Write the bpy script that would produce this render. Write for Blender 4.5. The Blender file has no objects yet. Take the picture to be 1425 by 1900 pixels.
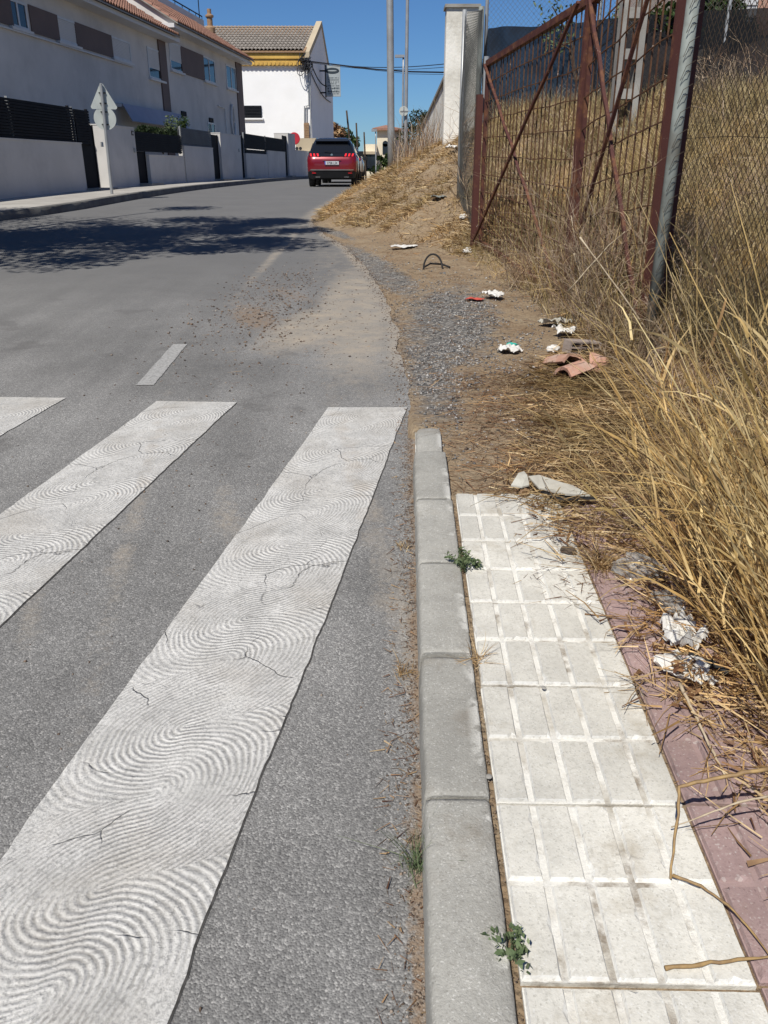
import bpy, math, random
import numpy as np
from mathutils import Vector, Matrix, noise as mnoise
random.seed(7); RS = np.random.RandomState(7)
S = bpy.context.scene
COL = S.collection
# ------------------------------------------------------------------ camera
PITCH = math.atan(640/1500); CAMH = 1.29
cd = bpy.data.cameras.new('camera'); cam = bpy.data.objects.new('camera', cd); COL.objects.link(cam)
cam.location = (0, 0, CAMH); cam.rotation_euler = (math.pi/2-PITCH, 0, 0)
cd.sensor_fit = 'HORIZONTAL'; cd.sensor_width = 36; cd.lens = 1500/1425*36; cd.clip_end = 2000; cd.clip_start = .05
S.camera = cam
S.render.resolution_x = 768; S.render.resolution_y = 1024
# ------------------------------------------------------------------ light
SUN_EL = math.radians(53); AZ_X, AZ_Y = -.44, -.90      # direction towards the sun
w = bpy.data.worlds.new('World'); S.world = w; w.use_nodes = True
wn = w.node_tree.nodes; wl = w.node_tree.links
bg = wn['Background']; sky = wn.new('ShaderNodeTexSky'); sky.sky_type = 'NISHITA'; sky.sun_disc = False
sky.sun_elevation = SUN_EL; sky.sun_rotation = math.atan2(AZ_X, AZ_Y) % (2*math.pi)
sky.altitude = 600; sky.air_density = 1.0; sky.dust_density = .0; sky.ozone_density = 4.0
tint = wn.new('ShaderNodeMix'); tint.data_type = 'RGBA'; tint.blend_type = 'MULTIPLY'; tint.inputs[0].default_value = 1; tint.inputs[7].default_value = (.62, .93, 1.30, 1)
wl.new(sky.outputs[0], tint.inputs[6]); wl.new(tint.outputs[2], bg.inputs[0]); bg.inputs[1].default_value = .056
sd = bpy.data.lights.new('sun', 'SUN'); sd.energy = 4.9; sd.angle = math.radians(.53); sd.color = (1, .955, .88)
sun = bpy.data.objects.new('sun', sd); COL.objects.link(sun)
ch = math.cos(SUN_EL); L = math.hypot(AZ_X, AZ_Y)
sun.rotation_euler = Vector((AZ_X/L*ch, AZ_Y/L*ch, math.sin(SUN_EL))).to_track_quat('Z', 'Y').to_euler()
S.view_settings.view_transform = 'Standard'; S.view_settings.look = 'None'
S.view_settings.exposure = .12; S.view_settings.gamma = 1; S.view_settings.use_curve_mapping = False
S.cycles.use_denoising = True
S.cycles.max_bounces = 8; S.cycles.transparent_max_bounces = 16

# ------------------------------------------------------------------ measuring helpers
CP, SP = math.cos(PITCH), math.sin(PITCH)
def H(Y):                                             # height of the street along its length
    if Y < 0: return .0444*Y
    if Y < 32: return .0444*Y-.000694*Y*Y
    if Y < 52: return .71
    if Y < 72: return .71-.0015*(Y-52)**2
    return .11-.06*(Y-72)
Hv = np.vectorize(H)
def ray(px, py):
    x = (px-712.5)/1500; u = (950-py)/1500
    return x, CP+u*SP, -SP+u*CP
class Plane:                                          # a vertical wall line; t runs along it
    def __init__(s, x0, y0, dx, dy):
        l = math.hypot(dx, dy); s.x0, s.y0, s.dx, s.dy = x0, y0, dx/l, dy/l
        s.nx, s.ny = s.dy, -s.dx                      # normal to the right of travel
    def at(s, px, py):
        rx, ry, rz = ray(px, py)
        k = (s.x0*s.nx+s.y0*s.ny)/(rx*s.nx+ry*s.ny)
        X, Y = rx*k, ry*k
        return ((X-s.x0)*s.dx+(Y-s.y0)*s.dy, CAMH+rz*k)
    def p(s, t, z, o=0):                              # o = distance out along the normal
        return (s.x0+s.dx*t+s.nx*o, s.y0+s.dy*t+s.ny*o, z)
def at_y(px, py, Y):
    rx, ry, rz = ray(px, py); k = Y/ry
    return Vector((rx*k, Y, CAMH+rz*k))

def interp(x, pts):
    return np.interp(x, [p[0] for p in pts], [p[1] for p in pts])
def vnoise(x, y, seed=0):
    xi = np.floor(x).astype(np.int64); yi = np.floor(y).astype(np.int64); fx = x-xi; fy = y-yi
    fx = fx*fx*(3-2*fx); fy = fy*fy*(3-2*fy)
    def h(a, b):
        n = (a*374761393+b*668265263+seed*974634777) & 0xffffffff
        n = ((n ^ (n >> 13))*1274126177) & 0xffffffff
        return ((n ^ (n >> 16)) & 0xffff)/65535.
    return (h(xi, yi)*(1-fx)+h(xi+1, yi)*fx)*(1-fy)+(h(xi, yi+1)*(1-fx)+h(xi+1, yi+1)*fx)*fy
def fbm(x, y, o=4, seed=0):
    r = 0; a = .5
    for i in range(o):
        r = r+a*vnoise(x*2**i, y*2**i, seed+i); a *= .5
    return r
def sstep(a, b, x):
    t = np.clip((x-a)/(b-a), 0, 1); return t*t*(3-2*t)

EDGE = [(-40, .10), (3.0, .16), (3.9, .15), (4.4, .115), (6, .11), (7, .05), (8.75, -.13), (11, -.5), (12.3, -.80), (14, -1.14), (15.5, -1.30), (17, -1.30), (21.5, -1.12), (38, -.6), (60, 0), (100, 2)]
LEFT = [(-40, -8.2), (0, -7.6), (8, -7.2), (14.9, -6.68), (16.1, -6.38), (17.8, -6.2), (23.8, -6.08), (29.9, -5.85), (41.5, -5.6), (48.5, -5.15), (70, -3.5), (120, 1)]
FOOT = [(-40, 1.75), (5.2, 1.75), (7.2, 1.65), (8.5, 1.2), (9.8, .85), (11, .45), (12, .05), (13, -.4), (15, -1.15), (17, -1.25), (40, -.5), (60, .1), (100, 2)]
def edge(Y): return interp(Y, EDGE)
def left(Y): return interp(Y, LEFT)
def foot(Y): return interp(Y, FOOT)
def bank(d, Y):
    s = np.interp(Y, [0, 13, 16, 40], [.52, .52, .5, .45])
    dd = np.maximum(d, 0); lim = 3.0
    up = s*np.minimum(dd, lim)+.02*np.clip(dd-lim, 0, 8)
    return np.where(d > 0, up*np.clip(dd/.4, 0, 1)**.3, 0)
def terr(X, Y):                                        # height of the unpaved ground
    X = np.asarray(X, float); Y = np.asarray(Y, float)
    e = edge(Y); h = Hv(Y); s = X-e
    z = h-.13+.05*sstep(-.12, .02, s)+.035*sstep(.0, .6, s)
    z = np.where(Y < 3.8, np.where(X > .17, h-.028+.02*sstep(.5, 1.2, X), z), z)
    k = sstep(3.75, 4.3, Y); z2 = h-.13+.05*sstep(-.12, .02, s)+.035*sstep(.0, .6, s)
    z = np.where((Y >= 3.8) & (X > .12), (h-.028)*(1-k)+z2*k, z)
    z = z+bank(X-foot(Y), Y)
    rough = (fbm(X*2.2+50, Y*2.2+50, 5, 3)-.5)*.16*sstep(.5, 1.6, X-foot(Y)+1.2)*1.6+(fbm(X*9+20, Y*9+20, 3, 9)-.45)*.025*sstep(.05, .5, s)
    rough = np.where((Y < 3) & (X < 1.45), rough*.15, rough)
    z = z+rough
    z = np.where(s < -.2, h-.14, z)
    z = np.where(X < left(Y)-.9, h+.0, z)
    return z

# ------------------------------------------------------------------ mesh helpers
def tag(o, label=None, cat=None, group=None, kind=None):
    if label: o['label'] = label
    if cat: o['category'] = cat
    if group: o['group'] = group
    if kind: o['kind'] = kind
    return o
def link(name, me, parent=None, mats=()):
    o = bpy.data.objects.new(name, me); COL.objects.link(o)
    for m in mats: me.materials.append(m)
    if parent: o.parent = parent
    return o
def empty(name, loc=(0, 0, 0), label=None, cat=None, group=None, kind=None):
    o = bpy.data.objects.new(name, None); COL.objects.link(o); o.location = loc; o.empty_display_size = .1
    return tag(o, label, cat, group, kind)
def np_mesh(name, V, Fq, smooth=False):
    """V (n,3), Fq (m,k) faces of equal size"""
    me = bpy.data.meshes.new(name); V = np.asarray(V, np.float32); Fq = np.asarray(Fq, np.int32)
    me.vertices.add(len(V)); me.vertices.foreach_set('co', V.ravel())
    k = Fq.shape[1]; me.loops.add(Fq.size); me.loops.foreach_set('vertex_index', Fq.ravel())
    me.polygons.add(len(Fq)); me.polygons.foreach_set('loop_start', np.arange(0, Fq.size, k, dtype=np.int32))
    me.update(calc_edges=True)
    if smooth: me.polygons.foreach_set('use_smooth', np.ones(len(Fq), bool))
    me.validate(); return me
class MB:
    def __init__(s): s.v = []; s.f = []; s.mi = []
    def add(s, vs, fs, mi=0):
        b = len(s.v); s.v += [tuple(v) for v in vs]; s.f += [tuple(b+i for i in f) for f in fs]; s.mi += [mi]*len(fs); return s
    def box(s, x0, y0, z0, x1, y1, z1, mi=0):
        return s.add([(x0,y0,z0),(x1,y0,z0),(x1,y1,z0),(x0,y1,z0),(x0,y0,z1),(x1,y0,z1),(x1,y1,z1),(x0,y1,z1)],
                     [(0,3,2,1),(4,5,6,7),(0,1,5,4),(1,2,6,5),(2,3,7,6),(3,0,4,7)], mi)
    def prism(s, pl, t0, t1, z0, z1, o0, o1, mi=0, z0b=None, z1b=None):
        z0b = z0 if z0b is None else z0b; z1b = z1 if z1b is None else z1b
        P = pl.p
        return s.add([P(t0,z0,o0),P(t1,z0b,o0),P(t1,z0b,o1),P(t0,z0,o1),P(t0,z1,o0),P(t1,z1b,o0),P(t1,z1b,o1),P(t0,z1,o1)],
                     [(0,1,2,3),(7,6,5,4),(4,5,1,0),(5,6,2,1),(6,7,3,2),(7,4,0,3)], mi)
    def tube(s, pts, r, n=6, mi=0, cap=True, r2=None):
        pts = [Vector(p) for p in pts]; m = len(pts); b = len(s.v); up = None
        for i, p in enumerate(pts):
            d = (pts[min(i+1, m-1)]-pts[max(i-1, 0)]).normalized()
            if up is None: up = d.orthogonal().normalized()
            up = (up-d*up.dot(d)).normalized(); q = d.cross(up)
            rr = r[i] if hasattr(r, '__len__') else (r if r2 is None else r+(r2-r)*i/(m-1))
            for k in range(n):
                a = 2*math.pi*k/n; s.v.append(tuple(p+up*math.cos(a)*rr+q*math.sin(a)*rr))
        for i in range(m-1):
            for k in range(n):
                s.f.append((b+i*n+k, b+i*n+(k+1) % n, b+(i+1)*n+(k+1) % n, b+(i+1)*n+k)); s.mi.append(mi)
        if cap:
            s.f.append(tuple(b+k for k in range(n))[::-1]); s.f.append(tuple(b+(m-1)*n+k for k in range(n))); s.mi += [mi, mi]
        return s
    def lathe(s, c, prof, n=20, mi=0, axis='z'):
        b = len(s.v)
        for r, h in prof:
            for k in range(n):
                a = 2*math.pi*k/n; x, y = r*math.cos(a), r*math.sin(a)
                v = (x, y, h) if axis == 'z' else ((h, x, y) if axis == 'x' else (x, h, y))
                s.v.append((c[0]+v[0], c[1]+v[1], c[2]+v[2]))
        for i in range(len(prof)-1):
            for k in range(n):
                s.f.append((b+i*n+k, b+i*n+(k+1) % n, b+(i+1)*n+(k+1) % n, b+(i+1)*n+k)); s.mi.append(mi)
        return s
    def build(s, name, mats, parent=None, smooth=False, bevel=0, flip=False):
        me = bpy.data.meshes.new(name); me.from_pydata(s.v, [], s.f)
        if not isinstance(mats, (list, tuple)): mats = [mats]
        o = link(name, me, parent, mats)
        me.polygons.foreach_set('material_index', s.mi)
        import bmesh
        bm = bmesh.new(); bm.from_mesh(me); bmesh.ops.recalc_face_normals(bm, faces=bm.faces)
        if bevel: bmesh.ops.bevel(bm, geom=bm.edges[:], offset=bevel, segments=2, affect='EDGES', profile=.7)
        bm.to_mesh(me); bm.free()
        if smooth: me.polygons.foreach_set('use_smooth', np.ones(len(me.polygons), bool))
        return o
def copy_tree(o, parent=None):
    c = o.copy(); COL.objects.link(c)
    if parent: c.parent = parent
    for chd in [x for x in KIDS(o)]: copy_tree(chd, c)
    return c
def KIDS(o): return [x for x in S.objects if x.parent == o]

# ------------------------------------------------------------------ materials
def nodes(name):
    m = bpy.data.materials.new(name); m.use_nodes = True; nt = m.node_tree
    return m, nt, nt.nodes['Principled BSDF']
class N:
    def __init__(s, nt): s.nt = nt
    def n(s, t, **kw):
        x = s.nt.nodes.new(t)
        for k, v in kw.items():
            if k.startswith('i_'): x.inputs[int(k[2:])].default_value = v
            else: setattr(x, k, v)
        return x
    def l(s, a, b): s.nt.links.new(a, b)
    def noise(s, vec, scale, detail=4, rough=.55, dist=0):
        x = s.n('ShaderNodeTexNoise'); x.inputs['Scale'].default_value = scale; x.inputs['Detail'].default_value = detail
        x.inputs['Roughness'].default_value = rough; x.inputs['Distortion'].default_value = dist
        if vec: s.l(vec, x.inputs['Vector'])
        return x.outputs['Fac']
    def vor(s, vec, scale, feat='F1', out='Distance'):
        x = s.n('ShaderNodeTexVoronoi', feature=feat); x.inputs['Scale'].default_value = scale
        if vec: s.l(vec, x.inputs['Vector'])
        return x.outputs[out]
    def ramp(s, fac, pts):
        x = s.n('ShaderNodeValToRGB'); e = x.color_ramp.elements
        while len(e) < len(pts): e.new(.5)
        for i, (p, c) in enumerate(pts):
            e[i].position = p; c = (c, c, c) if not hasattr(c, '__len__') else c; e[i].color = (*c[:3], 1)
        s.l(fac, x.inputs[0]); return x.outputs[0]
    def mix(s, fac, a, b, bt='MIX'):
        x = s.n('ShaderNodeMix', data_type='RGBA', blend_type=bt)
        for v, i in ((fac, 0), (a, 6), (b, 7)):
            if isinstance(v, bpy.types.NodeSocket): s.l(v, x.inputs[i])
            else: x.inputs[i].default_value = v if i == 0 else (*v[:3], 1)
        return x.outputs[2]
    def m(s, op, a, b=0., c=None):
        x = s.n('ShaderNodeMath', operation=op)
        for i, v in enumerate((a, b, c)):
            if v is None: continue
            if isinstance(v, bpy.types.NodeSocket): s.l(v, x.inputs[i])
            else: x.inputs[i].default_value = v
        return x.outputs[0]
    def bump(s, h, strength=.5, dist=.01, normal=None):
        x = s.n('ShaderNodeBump'); x.inputs['Strength'].default_value = strength; x.inputs['Distance'].default_value = dist
        s.l(h, x.inputs['Height'])
        if normal: s.l(normal, x.inputs['Normal'])
        return x.outputs[0]
    def pos(s): return s.n('ShaderNodeNewGeometry').outputs['Position']
    def obj(s): return s.n('ShaderNodeTexCoord').outputs['Object']
    def island(s): return s.n('ShaderNodeNewGeometry').outputs['Random Per Island']
    def attr(s, name): return s.n('ShaderNodeAttribute', attribute_name=name).outputs['Fac']
    def oinfo(s): return s.n('ShaderNodeObjectInfo').outputs['Random']
def scl(c, k): return tuple(v*k for v in c)
def surf(name, col, col2=None, scale=6, rough=.8, bump=.3, bscale=60, bdist=.004, metal=0, spec=.3, grime=None, gscale=2, gamt=.5, coords='pos'):
    m, nt, b = nodes(name); q = N(nt); v = q.pos() if coords == 'pos' else q.obj()
    col2 = col2 or scl(col, .8)
    c = q.mix(q.ramp(q.noise(v, scale, 6), [(.35, 0), (.65, 1)]), col, col2)
    if grime:
        c = q.mix(q.m('MULTIPLY', q.ramp(q.noise(v, gscale, 8, .65), [(.48, 0), (.68, 1)]), gamt), c, grime)
    q.l(c, b.inputs['Base Color']); b.inputs['Roughness'].default_value = rough; b.inputs['Metallic'].default_value = metal
    b.inputs['Specular IOR Level'].default_value = spec
    if bump: q.l(q.bump(q.noise(v, bscale, 5, .6), bump, bdist), b.inputs['Normal'])
    return m
def leafmat(name, cols, rough=.6, trans=.25, grad=None):
    m, nt, b = nodes(name); q = N(nt)
    k = len(cols); c = q.ramp(q.island(), [(i/(k-1), x) for i, x in enumerate(cols)])
    c = q.mix(q.ramp(q.noise(q.pos(), 9, 4, .6), [(.42, 0), (.62, .55)]), c, scl(cols[0], .8))
    c = q.mix(1, c, q.ramp(q.noise(q.pos(), 1.7, 4), [(.35, (.62, .60, .50)), (.5, (1, 1, 1)), (.66, (1.25, 1.12, .95))]), 'MULTIPLY')
    q.l(c, b.inputs['Base Color']); b.inputs['Roughness'].default_value = rough; b.inputs['Specular IOR Level'].default_value = .25
    if trans:
        t = q.n('ShaderNodeBsdfTranslucent'); q.l(c, t.inputs[0]); mx = q.n('ShaderNodeMixShader'); mx.inputs[0].default_value = trans
        q.l(b.outputs[0], mx.inputs[1]); q.l(t.outputs[0], mx.inputs[2]); q.l(mx.outputs[0], nt.nodes['Material Output'].inputs[0])
    return m
def glassy(name, col, rough=.08):
    m, nt, b = nodes(name); b.inputs['Base Color'].default_value = (*col, 1); b.inputs['Roughness'].default_value = rough
    b.inputs['Specular IOR Level'].default_value = .4; return m
def paint(name, col, rough=.35, coat=0, metal=0):
    m, nt, b = nodes(name); q = N(nt)
    c = q.mix(q.m('MULTIPLY', q.noise(q.obj(), 3, 6), .35), col, scl(col, .7)); q.l(c, b.inputs['Base Color'])
    b.inputs['Roughness'].default_value = rough; b.inputs['Coat Weight'].default_value = coat; b.inputs['Metallic'].default_value = metal
    b.inputs['Coat Roughness'].default_value = .05; return m

def m_asphalt():
    m, nt, b = nodes('asphalt'); q = N(nt); v = q.pos()
    ag = q.vor(v, 230, out='Color'); agd = q.vor(v, 230)
    sep = q.n('ShaderNodeSeparateColor'); q.l(ag, sep.inputs[0])
    grain = q.ramp(sep.outputs[0], [(0, (.125, .122, .117)), (.45, (.185, .181, .172)), (.8, (.235, .23, .218)), (1, (.36, .35, .33))])
    big = q.ramp(q.noise(v, .9, 8, .65), [(.3, .66), (.7, 1.28)])
    c = q.mix(1, grain, big, 'MULTIPLY')
    c = q.mix(q.ramp(q.noise(v, 45, 4), [(.45, 0), (.75, .4)]), c, (.20, .195, .185))
    # long streaks left by tyres
    mp = q.n('ShaderNodeMapping'); mp.inputs['Scale'].default_value = (2.4, .12, 1); mp.inputs['Rotation'].default_value = (0, 0, .06); q.l(v, mp.inputs[0])
    c = q.mix(1, c, q.ramp(q.noise(mp.outputs[0], 1.6, 5), [(.3, .84), (.7, 1.14)]), 'MULTIPLY')
    st = q.m('MULTIPLY', q.ramp(q.noise(v, 2.3, 3), [(.62, 0), (.68, 1)]), .35); c = q.mix(st, c, (.075, .07, .065))
    # fade away from the eye the grain averages out
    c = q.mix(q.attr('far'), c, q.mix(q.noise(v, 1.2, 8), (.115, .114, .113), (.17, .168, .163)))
    d = q.attr('dust'); n1 = q.noise(v, 7, 9, .72); n2 = q.noise(v, 60, 4, .6)
    # worn light haze, then settled dust
    dm = q.m('MULTIPLY_ADD', q.m('SUBTRACT', n1, .5), 1.1, d)
    dm = q.m('MULTIPLY_ADD', q.m('SUBTRACT', n2, .5), .7, dm)
    dustc = q.mix(q.ramp(q.noise(v, 5, 5), [(.35, 0), (.65, 1)]), (.36, .305, .235), (.29, .262, .22))
    c = q.mix(q.ramp(dm, [(.28, 0), (.95, .93)]), c, dustc)
    g = q.attr('dirt'); gm = q.m('MULTIPLY_ADD', q.m('SUBTRACT', q.noise(v, 28, 8, .7), .5), 1.3, g)
    c = q.mix(q.ramp(gm, [(.38, 0), (.62, .95)]), c, q.mix(q.noise(v, 130, 3), (.15, .10, .065), (.30, .235, .17)))
    q.l(c, b.inputs['Base Color']); b.inputs['Roughness'].default_value = .85; b.inputs['Specular IOR Level'].default_value = .3
    hgt = q.m('MULTIPLY', agd, -1); hb = q.m('ADD', hgt, q.m('MULTIPLY', q.noise(v, 240, 3), .5))
    fl = q.m('SUBTRACT', 1, q.ramp(dm, [(.3, 0), (.9, .7)]))
    bp = q.n('ShaderNodeBump'); bp.inputs['Distance'].default_value = .0019; q.l(hb, bp.inputs['Height']); q.l(fl, bp.inputs['Strength'])
    q.l(q.bump(q.noise(v, 18, 5), .25, .006, bp.outputs[0]), b.inputs['Normal'])
    return m
def m_stripe():
    m, nt, b = nodes('road_paint'); q = N(nt); v = q.pos()
    uv = q.n('ShaderNodeUVMap'); uv.uv_map = 'UVMap'
    wn_ = q.n('ShaderNodeTexNoise'); wn_.inputs['Scale'].default_value = 3.2; wn_.inputs['Detail'].default_value = 3; q.l(uv.outputs[0], wn_.inputs['Vector'])
    va = q.n('ShaderNodeVectorMath', operation='MULTIPLY_ADD'); q.l(wn_.outputs['Color'], va.inputs[0]); va.inputs[1].default_value = (.07, .07, 0); q.l(uv.outputs[0], va.inputs[2])
    sp = q.n('ShaderNodeSeparateXYZ'); q.l(va.outputs[0], sp.inputs[0])
    u = q.m('SUBTRACT', sp.outputs[0], .035+.24); vv = sp.outputs[1]; s = .246
    # serpentine left by the comb: arcs about alternating centres, skewed into an S
    vv = q.m('ADD', vv, q.m('MULTIPLY', u, -.35))
    k = q.m('DIVIDE', vv, s)
    def dist(off):
        a = q.m('SUBTRACT', q.m('FLOORED_MODULO', q.m('ADD', k, off), 2.), 1.)
        a = q.m('MULTIPLY', a, s); return q.m('SQRT', q.m('ADD', q.m('MULTIPLY', a, a), q.m('MULTIPLY', u, u)))
    r1 = dist(0.); r2 = q.m('SUBTRACT', s, dist(1.)); side = q.m('GREATER_THAN', u, 0.)
    r = q.m('ADD', q.m('MULTIPLY', r1, side), q.m('MULTIPLY', r2, q.m('SUBTRACT', 1., side)))
    r = q.m('MULTIPLY_ADD', q.noise(uv.outputs[0], 60, 2), .003, r)
    ring = q.m('MULTIPLY_ADD', q.m('SINE', q.m('MULTIPLY', r, 2*math.pi/.0145)), .5, .5)
    wear = q.ramp(q.noise(uv.outputs[0], 5, 5, .6), [(.34, .35), (.5, 1)])
    corner = q.ramp(r, [(.02, .6), (.06, 1)])
    amp = q.m('MULTIPLY', wear, corner)
    groove = q.m('MULTIPLY', q.ramp(ring, [(.0, 1), (.15, .9), (.5, 0)]), amp)
    crk = q.m('SUBTRACT', 1., q.ramp(q.m('ADD', q.vor(q_dist(q, uv.outputs[0], 4, .14), 3.0, 'DISTANCE_TO_EDGE'), 0.), [(.0, 0), (.006, 1)]))
    crk = q.m('MULTIPLY', crk, q.ramp(q.noise(uv.outputs[0], 2.5, 3), [(.50, 0), (.56, 1)]))
    base = q.mix(q.ramp(q.noise(v, 9, 8, .7), [(.35, 0), (.7, 1)]), (.68, .665, .625), (.50, .49, .46))
    base = q.mix(q.ramp(q.vor(v, 190), [(.05, .6), (.2, 0)]), base, (.36, .355, .34))
    pit = q.ramp(q.noise(v, 110, 5, .75), [(.50, 0), (.64, .85)])
    base = q.mix(pit, base, (.3, .295, .28))
    base = q.mix(q.m('MULTIPLY', q.m('MULTIPLY', groove, q.ramp(q.noise(v, 40, 5, .75), [(.38, .12), (.6, 1)])), .8), base, (.31, .30, .275))
    base = q.mix(q.m('MULTIPLY', q.ramp(q.noise(v, 3, 6), [(.5, 0), (.7, 1)]), .28), base, (.34, .29, .22))
    base = q.mix(q.m('MULTIPLY', q.ramp(q.noise(v, 26, 6, .7), [(.58, 0), (.72, 1)]), .5), base, (.25, .245, .235))
    base = q.mix(q.m('MULTIPLY', crk, .5), base, (.13, .12, .105))
    d = q.attr('dust'); base = q.mix(q.ramp(q.m('MULTIPLY_ADD', q.m('SUBTRACT', q.noise(v, 12, 6), .5), .9, d), [(.35, 0), (1, .75)]), base, (.36, .29, .21))
    q.l(base, b.inputs['Base Color']); b.inputs['Roughness'].default_value = .75; b.inputs['Specular IOR Level'].default_value = .25
    h = q.m('MULTIPLY', ring, q.m('MULTIPLY', amp, 1.)); h = q.m('ADD', h, q.m('MULTIPLY', q.noise(v, 150, 5, .7), 1.5)); h = q.m('SUBTRACT', h, q.m('MULTIPLY', crk, 2.))
    q.l(q.bump(h, .9, .0036), b.inputs['Normal'])
    return m
def q_dist(q, v, scale, amt):
    n = q.n('ShaderNodeTexNoise'); n.inputs['Scale'].default_value = scale; n.inputs['Detail'].default_value = 5; q.l(v, n.inputs['Vector'])
    a = q.n('ShaderNodeVectorMath', operation='MULTIPLY_ADD'); q.l(n.outputs['Color'], a.inputs[0]); a.inputs[1].default_value = (amt,)*3; q.l(v, a.inputs[2]); return a.outputs[0]
def m_speckle(name, base, dark, light, stain=None, rough=.85, sc=150, bump=.5, white=0):
    m, nt, b = nodes(name); q = N(nt); v = q.pos()
    vc = q.n('ShaderNodeSeparateColor'); q.l(q.vor(v, sc, out='Color'), vc.inputs[0])
    c = q.mix(q.ramp(vc.outputs[0], [(.0, .55), (.12, .0)]), base, dark)
    c = q.mix(q.ramp(vc.outputs[1], [(.9, 0), (.97, .8)]), c, light)
    c = q.mix(1, c, q.ramp(q.noise(v, 6, 8, .65), [(.3, .80), (.7, 1.12)]), 'MULTIPLY')
    c = q.mix(q.ramp(q.noise(v, 90, 3, .6), [(.5, 0), (.75, .45)]), c, dark)
    rnd = q.oinfo(); c = q.mix(1, c, q.ramp(rnd, [(0, .90), (1, 1.07)]), 'MULTIPLY')
    if stain: c = q.mix(q.m('MULTIPLY', q.ramp(q.noise(v, 4.5, 8, .7), [(.54, 0), (.70, 1)]), .55), c, stain)
    if white:
        o = q.obj(); sx = q.n('ShaderNodeSeparateXYZ'); q.l(o, sx.inputs[0])
        e = q.ramp(sx.outputs[0], [(.108, 0), (.140, 1)])
        c = q.mix(q.m('MULTIPLY', e, q.ramp(q.noise(v, 7, 7, .65), [(.51, 0), (.55, 1)])), c, (.62, .61, .56))
    crk = q.ramp(q.vor(q_dist(q, v, 6, .12), 2.2, 'DISTANCE_TO_EDGE'), [(0, .75), (.008, 0)])
    crk = q.m('MULTIPLY', crk, q.ramp(q.noise(v, 1.7, 2), [(.52, 0), (.56, 1)])); c = q.mix(crk, c, (.12, .10, .08))
    q.l(c, b.inputs['Base Color']); b.inputs['Roughness'].default_value = rough; b.inputs['Specular IOR Level'].default_value = .25
    q.l(q.bump(q.m('ADD', q.noise(v, 220, 4, .65), q.noise(v, 40, 3)), bump, .0025), b.inputs['Normal'])
    return m
def m_grout():
    m, nt, b = nodes('grout'); q = N(nt); v = q.pos()
    c = q.mix(q.ramp(q.noise(v, 8, 4, .6), [(.48, 0), (.68, 1)]), (.66, .645, .59), (.38, .35, .29))
    c = q.mix(q.ramp(q.noise(v, 7, 7, .7), [(.52, 0), (.66, .85)]), c, (.18, .14, .095))
    q.l(c, b.inputs['Base Color']); b.inputs['Roughness'].default_value = .9; q.l(q.bump(q.noise(v, 120, 5, .7), .8, .004), b.inputs['Normal']); return m
def m_ground():
    m, nt, b = nodes('dry_soil'); q = N(nt); v = q.pos()
    c = q.mix(q.ramp(q.noise(v, 3.5, 9, .65), [(.35, 0), (.65, 1)]), (.26, .185, .115), (.34, .265, .175))
    c = q.mix(q.ramp(q.noise(v, 30, 6, .7), [(.45, 0), (.7, .8)]), c, (.14, .095, .06))
    c = q.mix(q.ramp(q.vor(v, 70), [(.05, .7), (.25, 0)]), c, (.40, .33, .24))
    g = q.m('MULTIPLY_ADD', q.m('SUBTRACT', q.noise(v, 9, 8, .7), .5), 1.1, q.attr('gravel'))
    vc = q.n('ShaderNodeSeparateColor'); q.l(q.vor(v, 60, out='Color'), vc.inputs[0])
    gc = q.ramp(vc.outputs[0], [(0, (.085, .08, .075)), (.6, (.18, .17, .155)), (1, (.34, .32, .29))])
    c = q.mix(q.ramp(g, [(.35, 0), (.6, 1)]), c, gc)
    c = q.mix(q.m('MULTIPLY', q.attr('ochre'), q.ramp(q.noise(v, 2, 6), [(.4, 0), (.6, 1)])), c, (.52, .30, .10))
    q.l(c, b.inputs['Base Color']); b.inputs['Roughness'].default_value = .95; b.inputs['Specular IOR Level'].default_value = .15
    q.l(q.bump(q.m('ADD', q.noise(v, 60, 6, .7), q.m('MULTIPLY', q.vor(v, 60), -.7)), .9, .015), b.inputs['Normal'])
    return m
def m_rust(name, base, rust, amt):
    m, nt, b = nodes(name); q = N(nt); v = q.pos()
    f = q.ramp(q.noise(v, 9, 9, .7), [(amt-.06, 0), (amt+.06, 1)])
    c = q.mix(f, base, q.mix(q.noise(v, 40, 4), rust, scl(rust, .45)))
    c = q.mix(q.ramp(q.noise(v, 16, 5, .7), [(.66, 0), (.7, .8)]), c, (.5, .42, .36))
    q.l(c, b.inputs['Base Color']); b.inputs['Roughness'].default_value = .7; b.inputs['Specular IOR Level'].default_value = .3
    q.l(q.bump(q.noise(v, 70, 5, .7), .5, .003), b.inputs['Normal']); return m

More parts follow.
